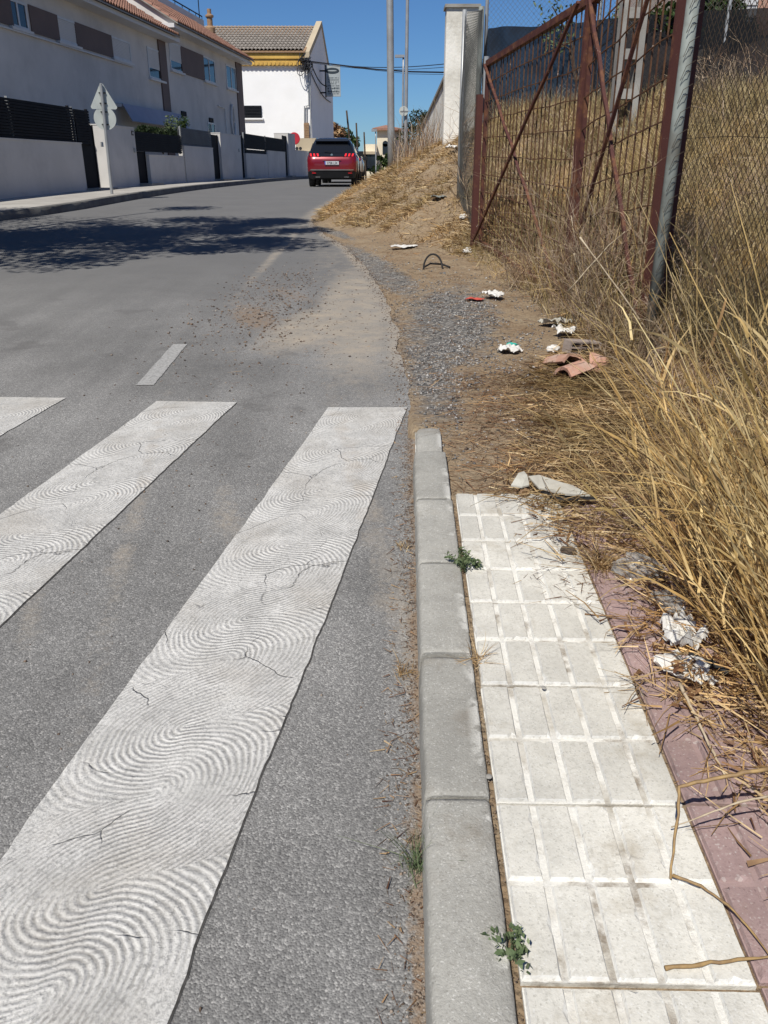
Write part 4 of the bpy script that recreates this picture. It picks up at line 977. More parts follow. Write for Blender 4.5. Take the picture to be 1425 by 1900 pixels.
b = MB(); b.box(at_y(675, 300, YV-1).x, YV-1, at_y(690, 282, YV-2).z+.001, L0.x-.03, YV+5, a1.z); part(vil, b, 'upper_terrace', M['cream'])
b = MB(); b.box(a0.x-.1, YV-2.2, at_y(690, 283, YV-2).z-.15, L0.x-.05, YV-2.002, at_y(690, 281, YV-2).z); part(vil, b, 'cornice', M['creamdk'])
for px in (672, 688):
    c = at_y(px, 302, YV-2); b = MB(); b.box(c.x-.45, YV-2.05, c.z-.9, c.x+.45, YV-2.002, c.z+.8); part(vil, b, 'window', M['glass'])
b = MB(); b.box(a0.x-2, YV-4.5, -6, L0.x+wT, YV-4.2, at_y(690, 318, YV-4.5).z); part(vil, b, 'garden_wall', M['cream'])
# far shrubs and palms
c = at_y(703, 312, 80); bush('banana_plant', 'broad-leaved green plant in front of the villa', [c, c+Vector((.5, 0, .5)), c+Vector((1.1, 0, .3)), c+Vector((-.5, 0, -.3)), c+Vector((.1, 0, .8))], [.55, .4, .4, .4, .3], 190, .24, 'leaf', 1., stem=1.5, cat='plant')
c = at_y(719, 305, 82); bush('garden_tree', 'dark green bush partly hidden behind the thick lamp post', [c, c+Vector((0, 0, .6))], [.35, .3], 120, .2, 'leaf', 1., stem=1.2, cat='tree')
c = at_y(639, 251, 84); bush('garden_tree', 'small green tree above the red car roof', [c, c+Vector((.8, 0, -.6)), c+Vector((-.8, 0, -.5))], [.8, .7, .7], 700, .2, 'leaf', .9, stem=2.2, cat='tree')
c = at_y(626, 247, 78); e = bush('palm_tree', 'dry brown palm crown at the edge of the white building', [c, c+Vector((-.5, 0, .4)), c+Vector((.3, 0, -.9))], [.75, .5, .7], 700, .22, 'litter', 1., stem=3, cat='palm tree')
c = at_y(776, 226, 46); bush('pine_tree', 'dark tree behind the sloping white wall', [c, c+Vector((-.4, 0, -.7)), c+Vector((.7, 0, .1)), c+Vector((1.2, 0, -1.)), c+Vector((.3, 0, -1.6)), c+Vector((-.3, 0, -1.8))], [.6, .7, .55, .9, .9, .8], 3600, .075, 'darkleaf', 1., stem=2, cat='tree')

# poles
def pole(name, label, cat, px_t, py_t, px_b, py_b, Y, r0, r1, mat='galv', zb=None, group=None, lean=0, Ht=None):
    bt = at_y(px_b, py_b, Y); tp = at_y(px_t, py_t, Y); 
    if Ht: tp = bt+(tp-bt).normalized()*Ht
    g_ = Vector((bt.x, Y, bt.z)) if zb is None else bt+(bt-tp).normalized()*max(.0, (bt.z-zb))
    e = empty(name, g_, label, cat, group); b = MB(); n = 8; b.tube([g_+(tp-g_)*k/n for k in range(n+1)], r0, 12, r2=r1); part(e, b, 'pole', M[mat], smooth=True); return e, g_, tp
def zt(X, Y): return float(terr(np.array([X]), np.array([Y]))[0])
p_ = at_y(725.5, 300, 24)
e, g_, tp = pole('lamp_post', 'thick grey lamp post rising from the bank, tallest in view', 'lamp post', 723.5, 0, 726, 302, 24, .10, .085, zb=zt(p_.x, 24)-.1, Ht=8.5)
b = MB(); b.tube([tp, tp+Vector((-.9, 0, .25)), tp+Vector((-1.8, 0, .3))], .035, 8); part(e, b, 'arm', M['galv'])
b = MB(); b.box(tp.x-2.5, 23.85, tp.z+.22, tp.x-1.7, 24.15, tp.z+.36); part(e, b, 'lamp_head', M['galv'], bevel=.04)
p_ = at_y(752, 296, 34)
e, g_, tp = pole('lamp_post', 'slim pale lamp post carrying a small round sign', 'lamp post', 756, 0, 752, 300, 34, .075, .05, zb=zt(p_.x, 34)-.3, Ht=9.5)
b = MB(); b.tube([tp, tp+Vector((-.9, 0, .25)), tp+Vector((-1.6, 0, .3))], .03, 8); part(e, b, 'arm', M['galv'])
b = MB(); b.box(tp.x-2.2, 33.87, tp.z+.22, tp.x-1.5, 34.13, tp.z+.34); part(e, b, 'lamp_head', M['galv'], bevel=.03)
c = at_y(749, 206, 33.8); rs_ = empty('round_sign', c, 'round grey sign back fixed to the slim lamp post', 'sign')
b = MB(); b.lathe((c.x, 33.85, c.z), [(0, 0), (.17, 0), (.17, .02), (0, .02)], 22, axis='y'); part(rs_, b, 'disc', M['signback'])
b = MB(); b.box(c.x-.02, 33.83, c.z-.15, c.x+.02, 33.849, c.z+.15); b.box(c.x-.13, 33.83, c.z-.015, c.x+.24, 33.849, c.z+.015); part(rs_, b, 'bracket', M['galv'])
p_ = at_y(747, 292, 46)
e, g_, tp = pole('lamp_post', 'thin lamp post with a short arm left of the slim pale one', 'lamp post', 748.5, 106, 746, 298, 46, .06, .045, zb=0.5)
b = MB(); b.tube([tp, tp+Vector((-.1, 0, .05))], .04, 6); b.box(tp.x-.42, 45.9, tp.z-.02, tp.x+.05, 46.1, tp.z+.1); part(e, b, 'lamp_head', M['galv'])
e, g_, tp = pole('lamp_post', 'distant small lamp post in front of the villa wing', 'lamp post', 697, 243, 697.5, 328, 74, .06, .045, zb=-1)
b = MB(); b.box(tp.x-.35, 73.85, tp.z-.05, tp.x+.1, 74.15, tp.z+.15); part(e, b, 'lamp_head', M['galv'])
for i, (a, c_, l) in enumerate((((643, 205), (652, 292), 'leftmost of the three dark wooden poles beyond the car, leaning'), ((661, 228), (664.5, 300), 'middle one of the three dark wooden poles beyond the car'), ((675.5, 245), (679, 333), 'rightmost and shortest-looking of the three dark wooden poles'))):
    pole('wooden_pole', l, 'pole', a[0], a[1], c_[0], c_[1], 62+i*5, .085, .06, 'wood', zb=-.5, group='dark wooden poles beyond the car')

# ------------------------------------------------------------------ cars
def car(name, label, paintm, rear, cxx, cyy, flip=1, detail=True):
    z0 = H(cyy)+ROFF
    e = empty(name, (cxx, cyy, z0), label, 'car')
    def pt(mb, n, m, **kw):
        o = mb.build(n, m, e, **kw); return o
    lv = [(.24, .30, 4.1, .74, 0), (.30, .12, 4.35, .86, 0), (.50, .04, 4.44, .91, 0), (.58, .03, 4.45, .915, 1), (.72, .02, 4.44, .92, 1), (.86, .03, 4.40, .92, 1), (.97, .07, 4.25, .905, 1), (1.03, .13, 3.55, .885, 1),
          (1.08, .20, 3.35, .85, 2), (1.25, .34, 2.95, .79, 2), (1.42, .48, 2.50, .71, 2), (1.50, .50, 2.25, .66, 3), (1.56, .62, 2.10, .60, 3), (1.60, .95, 1.9, .48, 3), (1.61, 1.2, 1.7, .2, 3)]
    V = []; Fq = []; mi = []; nseg = 5; R_ = .30
    for (z, yr, yf, hw, m_) in lv:
        R = min(R_, hw*.45); ring = []
        for (sx, ycen, a0) in ((1, yr+R*.55, -math.pi/2), (1, yf-R, 0), (-1, yf-R, math.pi/2), (-1, yr+R*.55, math.pi)):
            for k in range(nseg+1):
                a = a0+math.pi/2*k/nseg; ry_ = R*.55 if ycen == yr+R*.55 else R
                ring.append((sx*(hw-R)+R*math.cos(a), ycen+ry_*math.sin(a), z))
        V += ring
    nr_ = (nseg+1)*4
    for i in range(len(lv)-1):
        for k in range(nr_): Fq.append((i*nr_+k, i*nr_+(k+1) % nr_, (i+1)*nr_+(k+1) % nr_, (i+1)*nr_+k)); mi.append(lv[i+1][4])
    Fq.append(tuple(range(nr_))[::-1]); mi.append(0); Fq.append(tuple((len(lv)-1)*nr_+k for k in range(nr_))); mi.append(3)
    b = MB(); b.v = V; b.f = Fq; b.mi = mi; body = pt(b, 'body', [M['carblack'], paintm, M['gloss'], M['carroof']], smooth=True)
    # wheels
    for (x, y) in ((-.80, .85), (.80, .85), (-.80, 3.55), (.80, 3.55)):
        b = MB(); s_ = 1 if x > 0 else -1
        b.lathe((x, y, .345), [(.20, -.115*s_), (.33, -.115*s_), (.345, -.09*s_), (.345, .09*s_), (.33, .115*s_), (.22, .118*s_), (.20, .10*s_)], 26, axis='x'); wh = pt(b, 'wheel', M['black'], smooth=True)
        b = MB(); b.lathe((x, y, .345), [(.21, .10*s_), (.20, .07*s_), (.05, .06*s_), (.05, .10*s_), (0, .10*s_)], 20, axis='x')
        for k in range(5):
            a = k*math.tau/5; b.tube([(x+.085*s_, y+.04*math.cos(a), .345+.04*math.sin(a)), (x+.095*s_, y+.20*math.cos(a), .345+.20*math.sin(a))], .022, 4)
        o = b.build('rim', M['galv'], wh)
        b = MB(); b.tube([(x+(.10 if x > 0 else -.10), y+.39*math.cos(a), .36+.39*math.sin(a)) for a in np.linspace(-.1, math.pi+.1, 14)], .035, 6); pt(b, 'wheel_arch', M['carblack'])
    # mirrors
    for s_ in (-1, 1):
        b = MB(); b.box(s_*.90-.02, 2.9, 1.04, s_*.90+.02, 2.98, 1.10); b.box(min(s_*.93, s_*1.10), 2.88, 1.02, max(s_*.93, s_*1.10), 3.0, 1.20); pt(b, 'mirror', M['carblack'], bevel=.02)
        b = MB(); b.tube([(s_*.62, .9, 1.585), (s_*.62, 2.1, 1.60)], .018, 6); pt(b, 'roof_rail', M['chrome'])
        b = MB(); y_ = [.62, .78, 2.6, 3.1]; zc = [1.12, 1.42, 1.44, 1.13]; hw_ = [.845, .735, .72, .845]
        b.add([(s_*(h_+.012), a, z) for a, z, h_ in zip(y_, zc, hw_)]+[(s_*(h_-.01), a, z) for a, z, h_ in zip(y_, zc, hw_)], [(0, 1, 2, 3), (4, 7, 6, 5), (0, 4, 5, 1), (1, 5, 6, 2), (2, 6, 7, 3), (3, 7, 4, 0)]); pt(b, 'side_window', M['glass'])
    # rear face, all slightly proud of the shell
    def slab(n, m, x0, x1, z0_, z1_, off=.0, th=.03, xt0=None, xt1=None, **kw):
        def yr(z): return np.interp(z, [l[0] for l in lv], [l[1] for l in lv])
        xt0 = x0 if xt0 is None else xt0; xt1 = x1 if xt1 is None else xt1; b = MB()
        def bow(x): return .10*(abs(x)/.9)**4*1.0
        vs = []; n_ = 8
        for (z, a, c) in ((z0_, x0, x1), (z1_, xt0, xt1)):
            for dy in (-off-th, .06):
                for k in range(n_+1): x = a+(c-a)*k/n_; vs.append((x, yr(z)+dy+bow(x), z))
        q_ = n_+1; fs = []
        for k in range(n_): fs += [(k, k+1, 2*q_+k+1, 2*q_+k), (q_+k, 3*q_+k, 3*q_+k+1, q_+k+1), (k, q_+k, q_+k+1, k+1), (2*q_+k, 2*q_+k+1, 3*q_+k+1, 3*q_+k)]
        fs += [(0, 2*q_, 3*q_, q_), (n_, q_+n_, 3*q_+n_, 2*q_+n_)]; b.add(vs, fs); return pt(b, n, m, **kw)
    slab('rear_window', M['gloss'], -.70, .70, 1.10, 1.46, .0, .012, -.58, .58)
    slab('tail_panel', M['gloss'], -.84, .84, .985, 1.085, .0, .02)
    slab('spoiler', M['carroof'], -.62, .62, 1.48, 1.54, .06, .10)
    slab('bumper', M['carblack'], -.84, .84, .30, .53, .0, .035)
    slab('bumper_trim', M['chrome'], -.80, .80, .54, .575, .0, .05)
    for s_ in (-1, 1):
        sl = slab('reflector', M['lamp'], min(s_*.60, s_*.74), max(s_*.60, s_*.74), .44, .47, .02, .035)
        o = slab('exhaust_trim', M['chrome'], min(s_*.45, s_*.62), max(s_*.45, s_*.62), .31, .34, .0, .05)
        tl = slab('tail_light', M['gloss'], min(s_*.42, s_*.84), max(s_*.42, s_*.84), .98, 1.09, .0, .03)
        for k in range(3):
            xa = s_*(.50+.13*k); b_ = slab('light_bar', M['lamp'], xa-.032, xa+.032, .99, 1.085, .0, .045, xa-.032+s_*.03, xa+.032+s_*.03); b_.parent = tl
    pl_ = slab('number_plate', M['plate'], -.26, .26, .725, .835, .0, .04)
    b_ = slab('plate_band', M['plateblue'], -.26, -.225, .727, .833, .0, .043); b_.parent = pl_
    slab('tailgate_recess', M['redcar'] if paintm == M['redcar'] else paintm, -.34, .34, .86, .875, .0, .035)
    b = MB(); b.lathe((0, np.interp(1.035, [l[0] for l in lv], [l[1] for l in lv])-.035, 1.035), [(0, 0), (.045, 0), (.045, .012), (0, .012)], 6, axis='y'); pt(b, 'emblem', M['chrome'])
    b = MB(); b.tube([(-.02, .17, 1.12), (-.28, .19, 1.16)], .012, 5); pt(b, 'rear_wiper', M['carblack'])
    if detail:
        fc = bpy.data.curves.new('plate_text', 'FONT'); fc.body = '5758 LSK'; fc.size = .105; fc.align_x = 'CENTER'; fc.extrude = .001; to = bpy.data.objects.new('t', fc); COL.objects.link(to)
        bpy.context.view_layer.update(); tm = bpy.data.meshes.new_from_object(to.evaluated_get(bpy.context.evaluated_depsgraph_get())); bpy.data.objects.remove(to)
        t_ = link('plate_text', tm, pl_, [M['ink']]); t_.location = (.02, -.022, .742); t_.rotation_euler = (math.pi/2+.05, 0, 0)
    return e
YC = 31.2
p0, p1 = at_y(570, 345, YC), at_y(663, 345, YC)
rc = car('parked_car', 'red compact suv seen from behind, parked on the right of the road', M['redcar'], None, (p0.x+p1.x)/2, YC)
sc_ = (p1.x-p0.x)/1.87; rc.scale = (sc_, 1, 1.02)
p2 = at_y(675, 330, 39.5)
c2 = car('parked_car', 'beige car mostly hidden in front of the red one', M['silver'], None, p2.x-.95, 38.6, detail=False); c2.scale = (1, 1, .93)

# ------------------------------------------------------------------ right side: wall pillar, fences, gate
pw = empty('boundary_wall', at_y(845, 240, 16.5), 'old whitewashed boundary wall with a tall end pillar above the bank', 'wall')
a, b_ = at_y(829, 14, 16), at_y(889, 12, 16); zb = 1.2
b = MB(); b.box(a.x, 16, zb, b_.x, 16.35, a.z); part(pw, b, 'pillar', M['wallwhite'])
b = MB(); b.box(a.x-.03, 15.96, a.z+.001, b_.x+.03, 16.4, a.z+.05); part(pw, b, 'coping', M['conc'])
q0 = at_y(828, 140, 16.4); q1 = at_y(784, 238, 27)
b = MB(); P_ = [(q0.x+.02, 16.36), (q1.x, 27), (q1.x+.25, 27), (q0.x+.27, 16.36)]; zz = (q0.z, q1.z, q1.z, q0.z)
b.add([(x, y, .6) for x, y in P_]+[(x, y, z) for (x, y), z in zip(P_, zz)], [(0, 3, 2, 1), (4, 5, 6, 7), (0, 1, 5, 4), (1, 2, 6, 5), (2, 3, 7, 6), (3, 0, 4, 7)]); part(pw, b, 'sloping_wall', M['wallwhite'])
b = MB(); b.add([(x+dx, y, z+.001) for (x, y), z, dx in zip(P_, zz, (-.04, -.04, .04, .04))]+[(x+dx, y, z+.06) for (x, y), z, dx in zip(P_, zz, (-.04, -.04, .04, .04))], [(0, 3, 2, 1), (4, 5, 6, 7), (0, 1, 5, 4), (1, 2, 6, 5), (2, 3, 7, 6), (3, 0, 4, 7)]); part(pw, b, 'wall_coping', M['conc'])

def chain(parent, corner, cell=.05, r=.0016, mat='wire', loose=0, sag=None, name='wire_mesh', n=3):
    """corner(u,v)->Vector in metres: u along, v up; zigzag wires"""
    (LU, LV), fn = corner; b_V = []; b_F = []; nb = 0; nz = int(LU/(cell*.5)); nv = int(LV/(cell*.5))
    for i in range(nz):
        pts = []
        for j in range(nv+1):
            s_ = (i+(i+j) % 2)*cell*.5; pts.append(fn(s_, j*cell*.5)+Vector((0, 0, 0)))
        A = np.array(pts)
        d = np.gradient(A, axis=0); d /= np.linalg.norm(d, axis=1, keepdims=True)+1e-9
        up = np.array([.3, .9, .2]); s1 = np.cross(d, up); s1 /= np.linalg.norm(s1, axis=1, keepdims=True)+1e-9; s2 = np.cross(d, s1)
        ring = np.stack([A+(s1*math.cos(k*math.tau/n)+s2*math.sin(k*math.tau/n))*r for k in range(n)], 1); b_V.append(ring.reshape(-1, 3))
        idx = nb+np.arange(len(A)*n).reshape(len(A), n); nb += len(A)*n
        b_F.append(np.stack([idx[:-1], np.roll(idx[:-1], -1, 1), np.roll(idx[1:], -1, 1), idx[1:]], -1).reshape(-1, 4))
    o = link(name, np_mesh(name, np.concatenate(b_V), np.concatenate(b_F)), parent, [M[mat]]); o.matrix_parent_inverse = Matrix.Translation(-Vector(parent.location)); o['kind'] = 'stuff'; return o

GP = Vector((1.69, 5.17, 0)); GP.z = zt(1.69, 5.17)
cf = empty('chain_link_fence', (GP.x, GP.y, GP.z), 'rusty chain-link fence with a grey-green round post right of the gate', 'fence')
b = MB(); b.tube([GP+Vector((0, 0, -.2)), GP+Vector((.005, .0, 2.75))], .036, 16); part(cf, b, 'post', M['galvgreen'], smooth=True)
for yy in (2.6, .0, -2.6):
    x_ = 1.69+(5.17-yy)*.05; g_ = Vector((x_, yy, zt(x_, yy))); b = MB(); b.tube([g_+Vector((0, 0, -.2)), g_+Vector((0, 0, 2.6))], .038, 12); part(cf, b, 'post', M['galvgreen'], smooth=True)
def fpos(s_, v_):
    f = s_/8.0; y = 5.12-s_; x = 1.725+s_*.05+.03*math.sin(s_*1.3+v_*1.1)+.012*math.sin(v_*4); z = .24+.0444*(y-5.1)+v_+.02*math.sin(s_*2)
    return Vector((x, y, z))
chain(cf, ((7.4, 2.35), fpos), .060, .0023)
b = MB()
for v_ in (.05, 1.2, 2.33): b.tube([fpos(s_, v_) for s_ in np.linspace(0, 7.4, 30)], .0022, 4, cap=False)
part(cf, b, 'tension_wire', M['wire'])
b = MB()                                                  # hooked wire ends round the post
for k in range(22):
    z = .35+k*.116; p = GP+Vector((.035, -.02, z)); b.tube([p, p+Vector((-.03, -.035, -.01)), p+Vector((-.062, -.025, -.05)), p+Vector((-.04, -.032, .02)), p+Vector((.01, -.03, .05))], .0018, 4, cap=False)
part(cf, b, 'wire_tie', M['wire'])

gt = empty('rusty_gate', (1.5, 7.5, .3), 'tall rusty two-leaf gate of welded bars with crossed braces', 'gate')
PL = Vector((1.11, 9.82, 0)); PM_ = Vector((1.56, 7.18, 0)); PR = Vector((1.80, 5.72, 0))
for v_ in (PL, PM_, PR): v_.z = zt(v_.x, v_.y)
def bil(bl, br, tl, tr, u, v_): return (bl*(1-u)+br*u)*(1-v_)+(tl*(1-u)+tr*u)*v_
zl = at_y(908, 118, PL.y).z; zm = at_y(1080, 2, PM_.y).z; zr = 2.80
TLp = Vector((PL.x, PL.y, zl)); TM_ = Vector((PM_.x, PM_.y, zm)); TRp = Vector((PR.x, PR.y, zr))
BLp = PL+Vector((0, 0, .06)); BMp = PM_+Vector((0, 0, -.02)); BRp = PR+Vector((0, 0, .12))
def bar(p, q_, s_, name, mat, th=None, par=gt, w2=None):
    d = (q_-p).normalized(); ref = Vector((.98, .17, 0)); a = d.cross(ref).normalized(); c = a.cross(d).normalized(); t2 = th or s_
    b = MB(); vs = []
    for e_ in (p, q_): vs += [e_+a*s_/2+c*t2/2, e_-a*s_/2+c*t2/2, e_-a*s_/2-c*t2/2, e_+a*s_/2-c*t2/2]
    b.add(vs, [(0, 1, 2, 3), (7, 6, 5, 4), (0, 4, 5, 1), (1, 5, 6, 2), (2, 6, 7, 3), (3, 7, 4, 0)]); return part(par, b, name, M[mat])
rr = random.Random(3)
for (bl, br, tl, tr, n_, nh) in ((BLp, BMp, TLp, TM_, 24, 10), (BMp+Vector((.03, -.05, 0)), BRp, TM_+Vector((.03, -.05, .0)), TRp, 13, 10)):
    off = Vector((.0, .0, 0))
    for k in range(1, n_): 
        u = k/n_; j = Vector((rr.gauss(0, .006), rr.gauss(0, .006), 0)); bar(bil(bl, br, tl, tr, u, 0), bil(bl, br, tl, tr, u, 1)+j, .009, 'bar', 'rustbar')
    for k in range(1, nh):
        v_ = k/nh; o_ = Vector((-.012, 0, 0)); b = MB(); b.tube([bil(bl, br, tl, tr, u, v_)+o_+Vector((rr.gauss(0, .004), 0, rr.gauss(0, .005))) for u in np.linspace(0, 1, 9)], .0055, 4); part(gt, b, 'cross_bar', M['rustbar'])
    f = Vector((-.035, 0, 0)); 
    bar(tl, tr, .055, 'rail', 'rust'); bar(bl, br, .05, 'rail', 'rust')
    bar(bl, tl+Vector((0, 0, .02)), .036, 'stile', 'rust'); bar(br, tr+Vector((0, 0, .02)), .04, 'stile', 'rust')
    n2 = 10; p, q_ = tl+f, br+f; b = MB(); b.tube([p+(q_-p)*k/n2+Vector((.0, rr.gauss(0, .012), rr.gauss(0, .012))) for k in range(n2+1)], .018, 4); part(gt, b, 'brace', M['rust'])
    p, q_ = tr+f*2.3, bl+f*2.3; b = MB(); b.tube([p+(q_-p)*k/n2+Vector((.0, rr.gauss(0, .006), rr.gauss(0, .006))) for k in range(n2+1)], .017, 4); part(gt, b, 'brace', M['rust'])
bar(PL+Vector((-.06, .12, -.2)), Vector((PL.x-.06, PL.y+.12, 2.02)), .065, 'gate_post', 'oxide')
bar(PR+Vector((.02, -.12, -.2)), Vector((PR.x+.03, PR.y-.12, 3.1)), .13, 'gate_post', 'oxide', .10)
b = MB(); b.tube([PL+Vector((.0, .15, 1.4)), PL+Vector((.0, .15, 1.95))], .03, 10); part(gt, b, 'pipe_stub', M['galv'])
bar(BMp+Vector((-.03, .6, .18)), BMp+Vector((-.06, -.15, .06)), .12, 'kick_plate', 'rust', .01)

# second fence stretch between gate and pillar
P1 = Vector((PL.x-.02, PL.y+.25, 0)); P2 = Vector((1.03, 12.0, 0)); P3 = Vector((b_.x+.06, 15.9, 0)) if False else Vector((1.66, 15.8, 0))
for v_ in (P1, P2, P3): v_.z = zt(v_.x, v_.y)
f2 = empty('chain_link_fence', P2, 'sagging grey chain-link fence between the gate and the white pillar', 'fence')
topz = at_y(853, 18, 12.0).z
b = MB(); b.tube([P2+Vector((0, 0, -.2)), Vector((P2.x, P2.y, topz))], .028, 10); part(f2, b, 'post', M['galv'], smooth=True)
b = MB(); b.tube([Vector((P3.x-.02, P3.y, P3.z-.3)), Vector((P3.x-.02, P3.y, at_y(892, 12, 15.8).z))], .05, 10); part(f2, b, 'post', M['galvgreen'], smooth=True)
LU1 = (P2-P1).length
def f2a(s_, v_):
    f = min(1, s_/LU1); p = P1*(1-f)+P2*f; h_ = 1.75*(1-f)+(topz-P2.z)*f; belly = .10*math.sin(math.pi*min(1, v_/2))*math.sin(math.pi*f)
    return Vector((p.x-belly, p.y, p.z+v_/2*h_))
chain(f2, ((LU1, 2.0), f2a), .055, .0014, 'wirelight')
LU2 = (P3-P2).length
def f2b(s_, v_):
    f = min(1, s_/LU2); p = P2*(1-f)+P3*f; h_ = (topz-P2.z)*(1-f)+1.9*f; return Vector((p.x-.08*math.sin(math.pi*f)*math.sin(v_*2), p.y, p.z+v_/2*h_))
chain(f2, ((LU2, 2.0), f2b), .06, .0014, 'wirelight')
b = MB(); rr = random.Random(12)
for k in range(70):
    s_, v_ = rr.uniform(0, LU2+LU1), rr.uniform(0, 1.2)*rr.random(); p = (f2a(s_, v_) if s_ < LU1 else f2b(s_-LU1, v_)); 
    pts = [p]; d = Vector((rr.gauss(0, .3), rr.gauss(0, .4), rr.uniform(.2, 1)))
    for i in range(4): d += Vector((rr.gauss(0, .25), rr.gauss(0, .25), rr.gauss(0, .1))); pts.append(pts[-1]+d.normalized()*.14)
    b.tube(pts, .004, 3, r2=.002, cap=False)
o = b.build('dead_vine', M['twig']); tag(o, 'dead vine stems tangled in the sagging grey fence below the pillar', 'vine')

# upper fence with shade net, concrete post, house on top of the bank
U1 = Vector((1.74, 15.9, 0)); U2 = Vector((8.5, 12.0, 0)); LUu = (U2-U1).length
def topn(f): return 3.46
uf = empty('net_fence', (U1.x, U1.y, 2.5), 'chain-link fence with black shade netting along the top of the bank', 'fence')
def un(s_, v_):
    f = s_/LUu; p = U1*(1-f)+U2*f; return Vector((p.x, p.y+.04*math.sin(s_*2.1), 2.0+v_))
chain(uf, ((LUu, 1.95), un), .085, .003, 'wirelight')
V = []; nu, nv = 90, 14
for i in range(nu+1):
    for j in range(nv+1):
        f = i/nu; p = U1*(1-f)+U2*f; zt1 = topn(f)-.04*abs(math.sin(f*9))+.012*math.sin(f*30); z = 1.5+(zt1-1.5)*j/nv
        V.append((p.x+.05*math.sin(i*.9+j*.5), p.y-.06+.05*math.sin(i*.7+j*.35)*math.sin(j*.3), z))
Fq = [(i*(nv+1)+j, (i+1)*(nv+1)+j, (i+1)*(nv+1)+j+1, i*(nv+1)+j+1) for i in range(nu) for j in range(nv)]
o = link('shade_net', np_mesh('shade_net', V, Fq, True), uf, [M['net']]); o.matrix_parent_inverse = Matrix.Translation(-Vector(uf.location))
for k in range(5):
    f = k/4; p = U1*(1-f)+U2*f; b = MB(); b.tube([(p.x, p.y, 1.8), (p.x, p.y, 4.2)], .03, 8); part(uf, b, 'post', M['galv'])
cp0 = at_y(1166, 112, 11.0)
cpz = zt(cp0.x, 11.0)
cpo = empty('concrete_pole', (cp0.x, 11, cpz), 'pale concrete utility pole with square openings behind the gate', 'utility pole')
b = MB(); hw = .145; zz = cpz-.3
for sx in (-1, 1): b.box(cp0.x+sx*(hw-.035)-.035, 10.9, cpz-.3, cp0.x+sx*(hw-.035)+.035, 11.1, 7.5)
z = cpz
while z < 7.4: b.box(cp0.x-hw+.071, 10.91, z, cp0.x+hw-.071, 11.09, z+.11); z += .42
part(cpo, b, 'shaft', M['conc'])
# ruined looking house upper right
hb = at_y(1295, 60, 17.5); hh_ = empty('hill_house', (hb.x+3, 18, 3), 'old pinkish house with patched plaster and white window grille on top of the bank', 'house')
b = MB(); b.box(hb.x, 17.5, 1.5, hb.x+9, 24, 8); part(hh_, b, 'wall', M['pinkwall'])
g0, g1 = at_y(1368, 45, 17.4), at_y(1412, -60, 17.4)
b = MB(); b.box(g0.x, 17.44, g0.z, g1.x, 17.498, g1.z); wn2 = part(hh_, b, 'window', M['glass'])
for k in range(5):
    x = g0.x+(g1.x-g0.x)*k/4; b = MB(); b.box(x-.03, 17.36, g0.z, x+.03, 17.42, g1.z); subp(b, 'bar', 'frame', wn2)
z = g0.z
while z < g1.z: b = MB(); b.box(g0.x, 17.34, z, g1.x, 17.359, z+.025); subp(b, 'bar', 'frame', wn2); z += .3
for (px, py, r_, w_) in ((1340, 8, .5, .4), (1328, 38, .35, .5), (1420, 30, .3, .6)):
    c = at_y(px, py, 17.46); b = MB(); b.box(c.x-w_, 17.47, c.z-r_, c.x+w_, 17.499, c.z+r_); part(hh_, b, 'brick_patch', M['clay'])
cs = [at_y(px, py, 14.5) for px, py in ((1312, 20), (1330, 32), (1350, 20), (1372, 60), (1325, 60), (1300, 45), (1345, 75), (1262, 50), (1240, 40))]
bush('climbing_vine', 'green creeper growing over the fence in front of the old house', cs, [.3, .28, .26, .28, .26, .26, .24, .3, .3], 2600, .06, 'leaf', 1., stem=.5, cat='vine')
cs = [at_y(px, py, 15) for px, py in ((1025, 12), (1040, 40), (1030, 70), (1145, 30), (1148, 60))]
bush('wispy_shrub', 'thin leafless-looking shrub standing against the sky behind the gate', cs, [.35, .3, .3, .15, .15], 420, .035, 'weed', 1.2, stem=.6, cat='shrub')

# ------------------------------------------------------------------ dry vegetation
def off_pave(X, Y): return X-(XT+KT*Y)
# bank behind the fences
den = lambda X, Y: (X > np.interp(Y, [3, 5.2, 7.2, 9.8, 12, 15.9], [1.95, 1.85, 1.68, 1.25, 1.15, 2.1]))*(X < .6*Y+.8)*(.3+.7*clumpy(X, Y, 1.4))
parts = [grass(95000, 1.1, 7.0, 3.4, 15.5, den, (.16, .50), (.004, .011), (-.03, -.05), .26, 3, .45),
         grass(26000, 1.6, 3.8, 3.4, 9.5, den, (.12, .62), (.003, .008), (-.05, 0), .40, 3, .6)]
stuff('bank_grass', parts, M['olive'], 'dry olive and straw coloured grass covering the bank behind the fence', 'grass')
parts = [lying(26000, 1.4, 7, 3.2, 15, den, (.08, .3), (.004, .012), .05)]
stuff('fallen_grass', parts, M['straw_dull'], 'flattened dead grass lying on the bank behind the gate', 'grass')
# bank in front of the fence, going away up the road
def den2(X, Y):
    f = foot(Y); fx = np.interp(Y, [7, 9.8, 12, 15.8, 30], [1.6, 1.15, 1.05, 2.2, 3]); return (X > f+.02)*(X < fx+.4)*sstep(-.1, .5, X-f+.25)*(.12+.88*clumpy(X, Y, 2.1, .38, .6, 77))
parts = [grass(60000, -1.5, 2.4, 9.5, 22, den2, (.04, .17), (.006, .013), (-.1, -.1), .7, 2, .6),
         lying(45000, -1.5, 2.4, 8.0, 20, den2, (.05, .20), (.005, .013), .02),
         grass(9000, -1.4, 3.0, 20, 36, den2, (.06, .22), (.008, .02), (0, 0), .5, 2, .5)]
stuff('roadside_grass', parts, M['straw'], 'short dry straw covering the roadside bank left of the gate', 'grass')
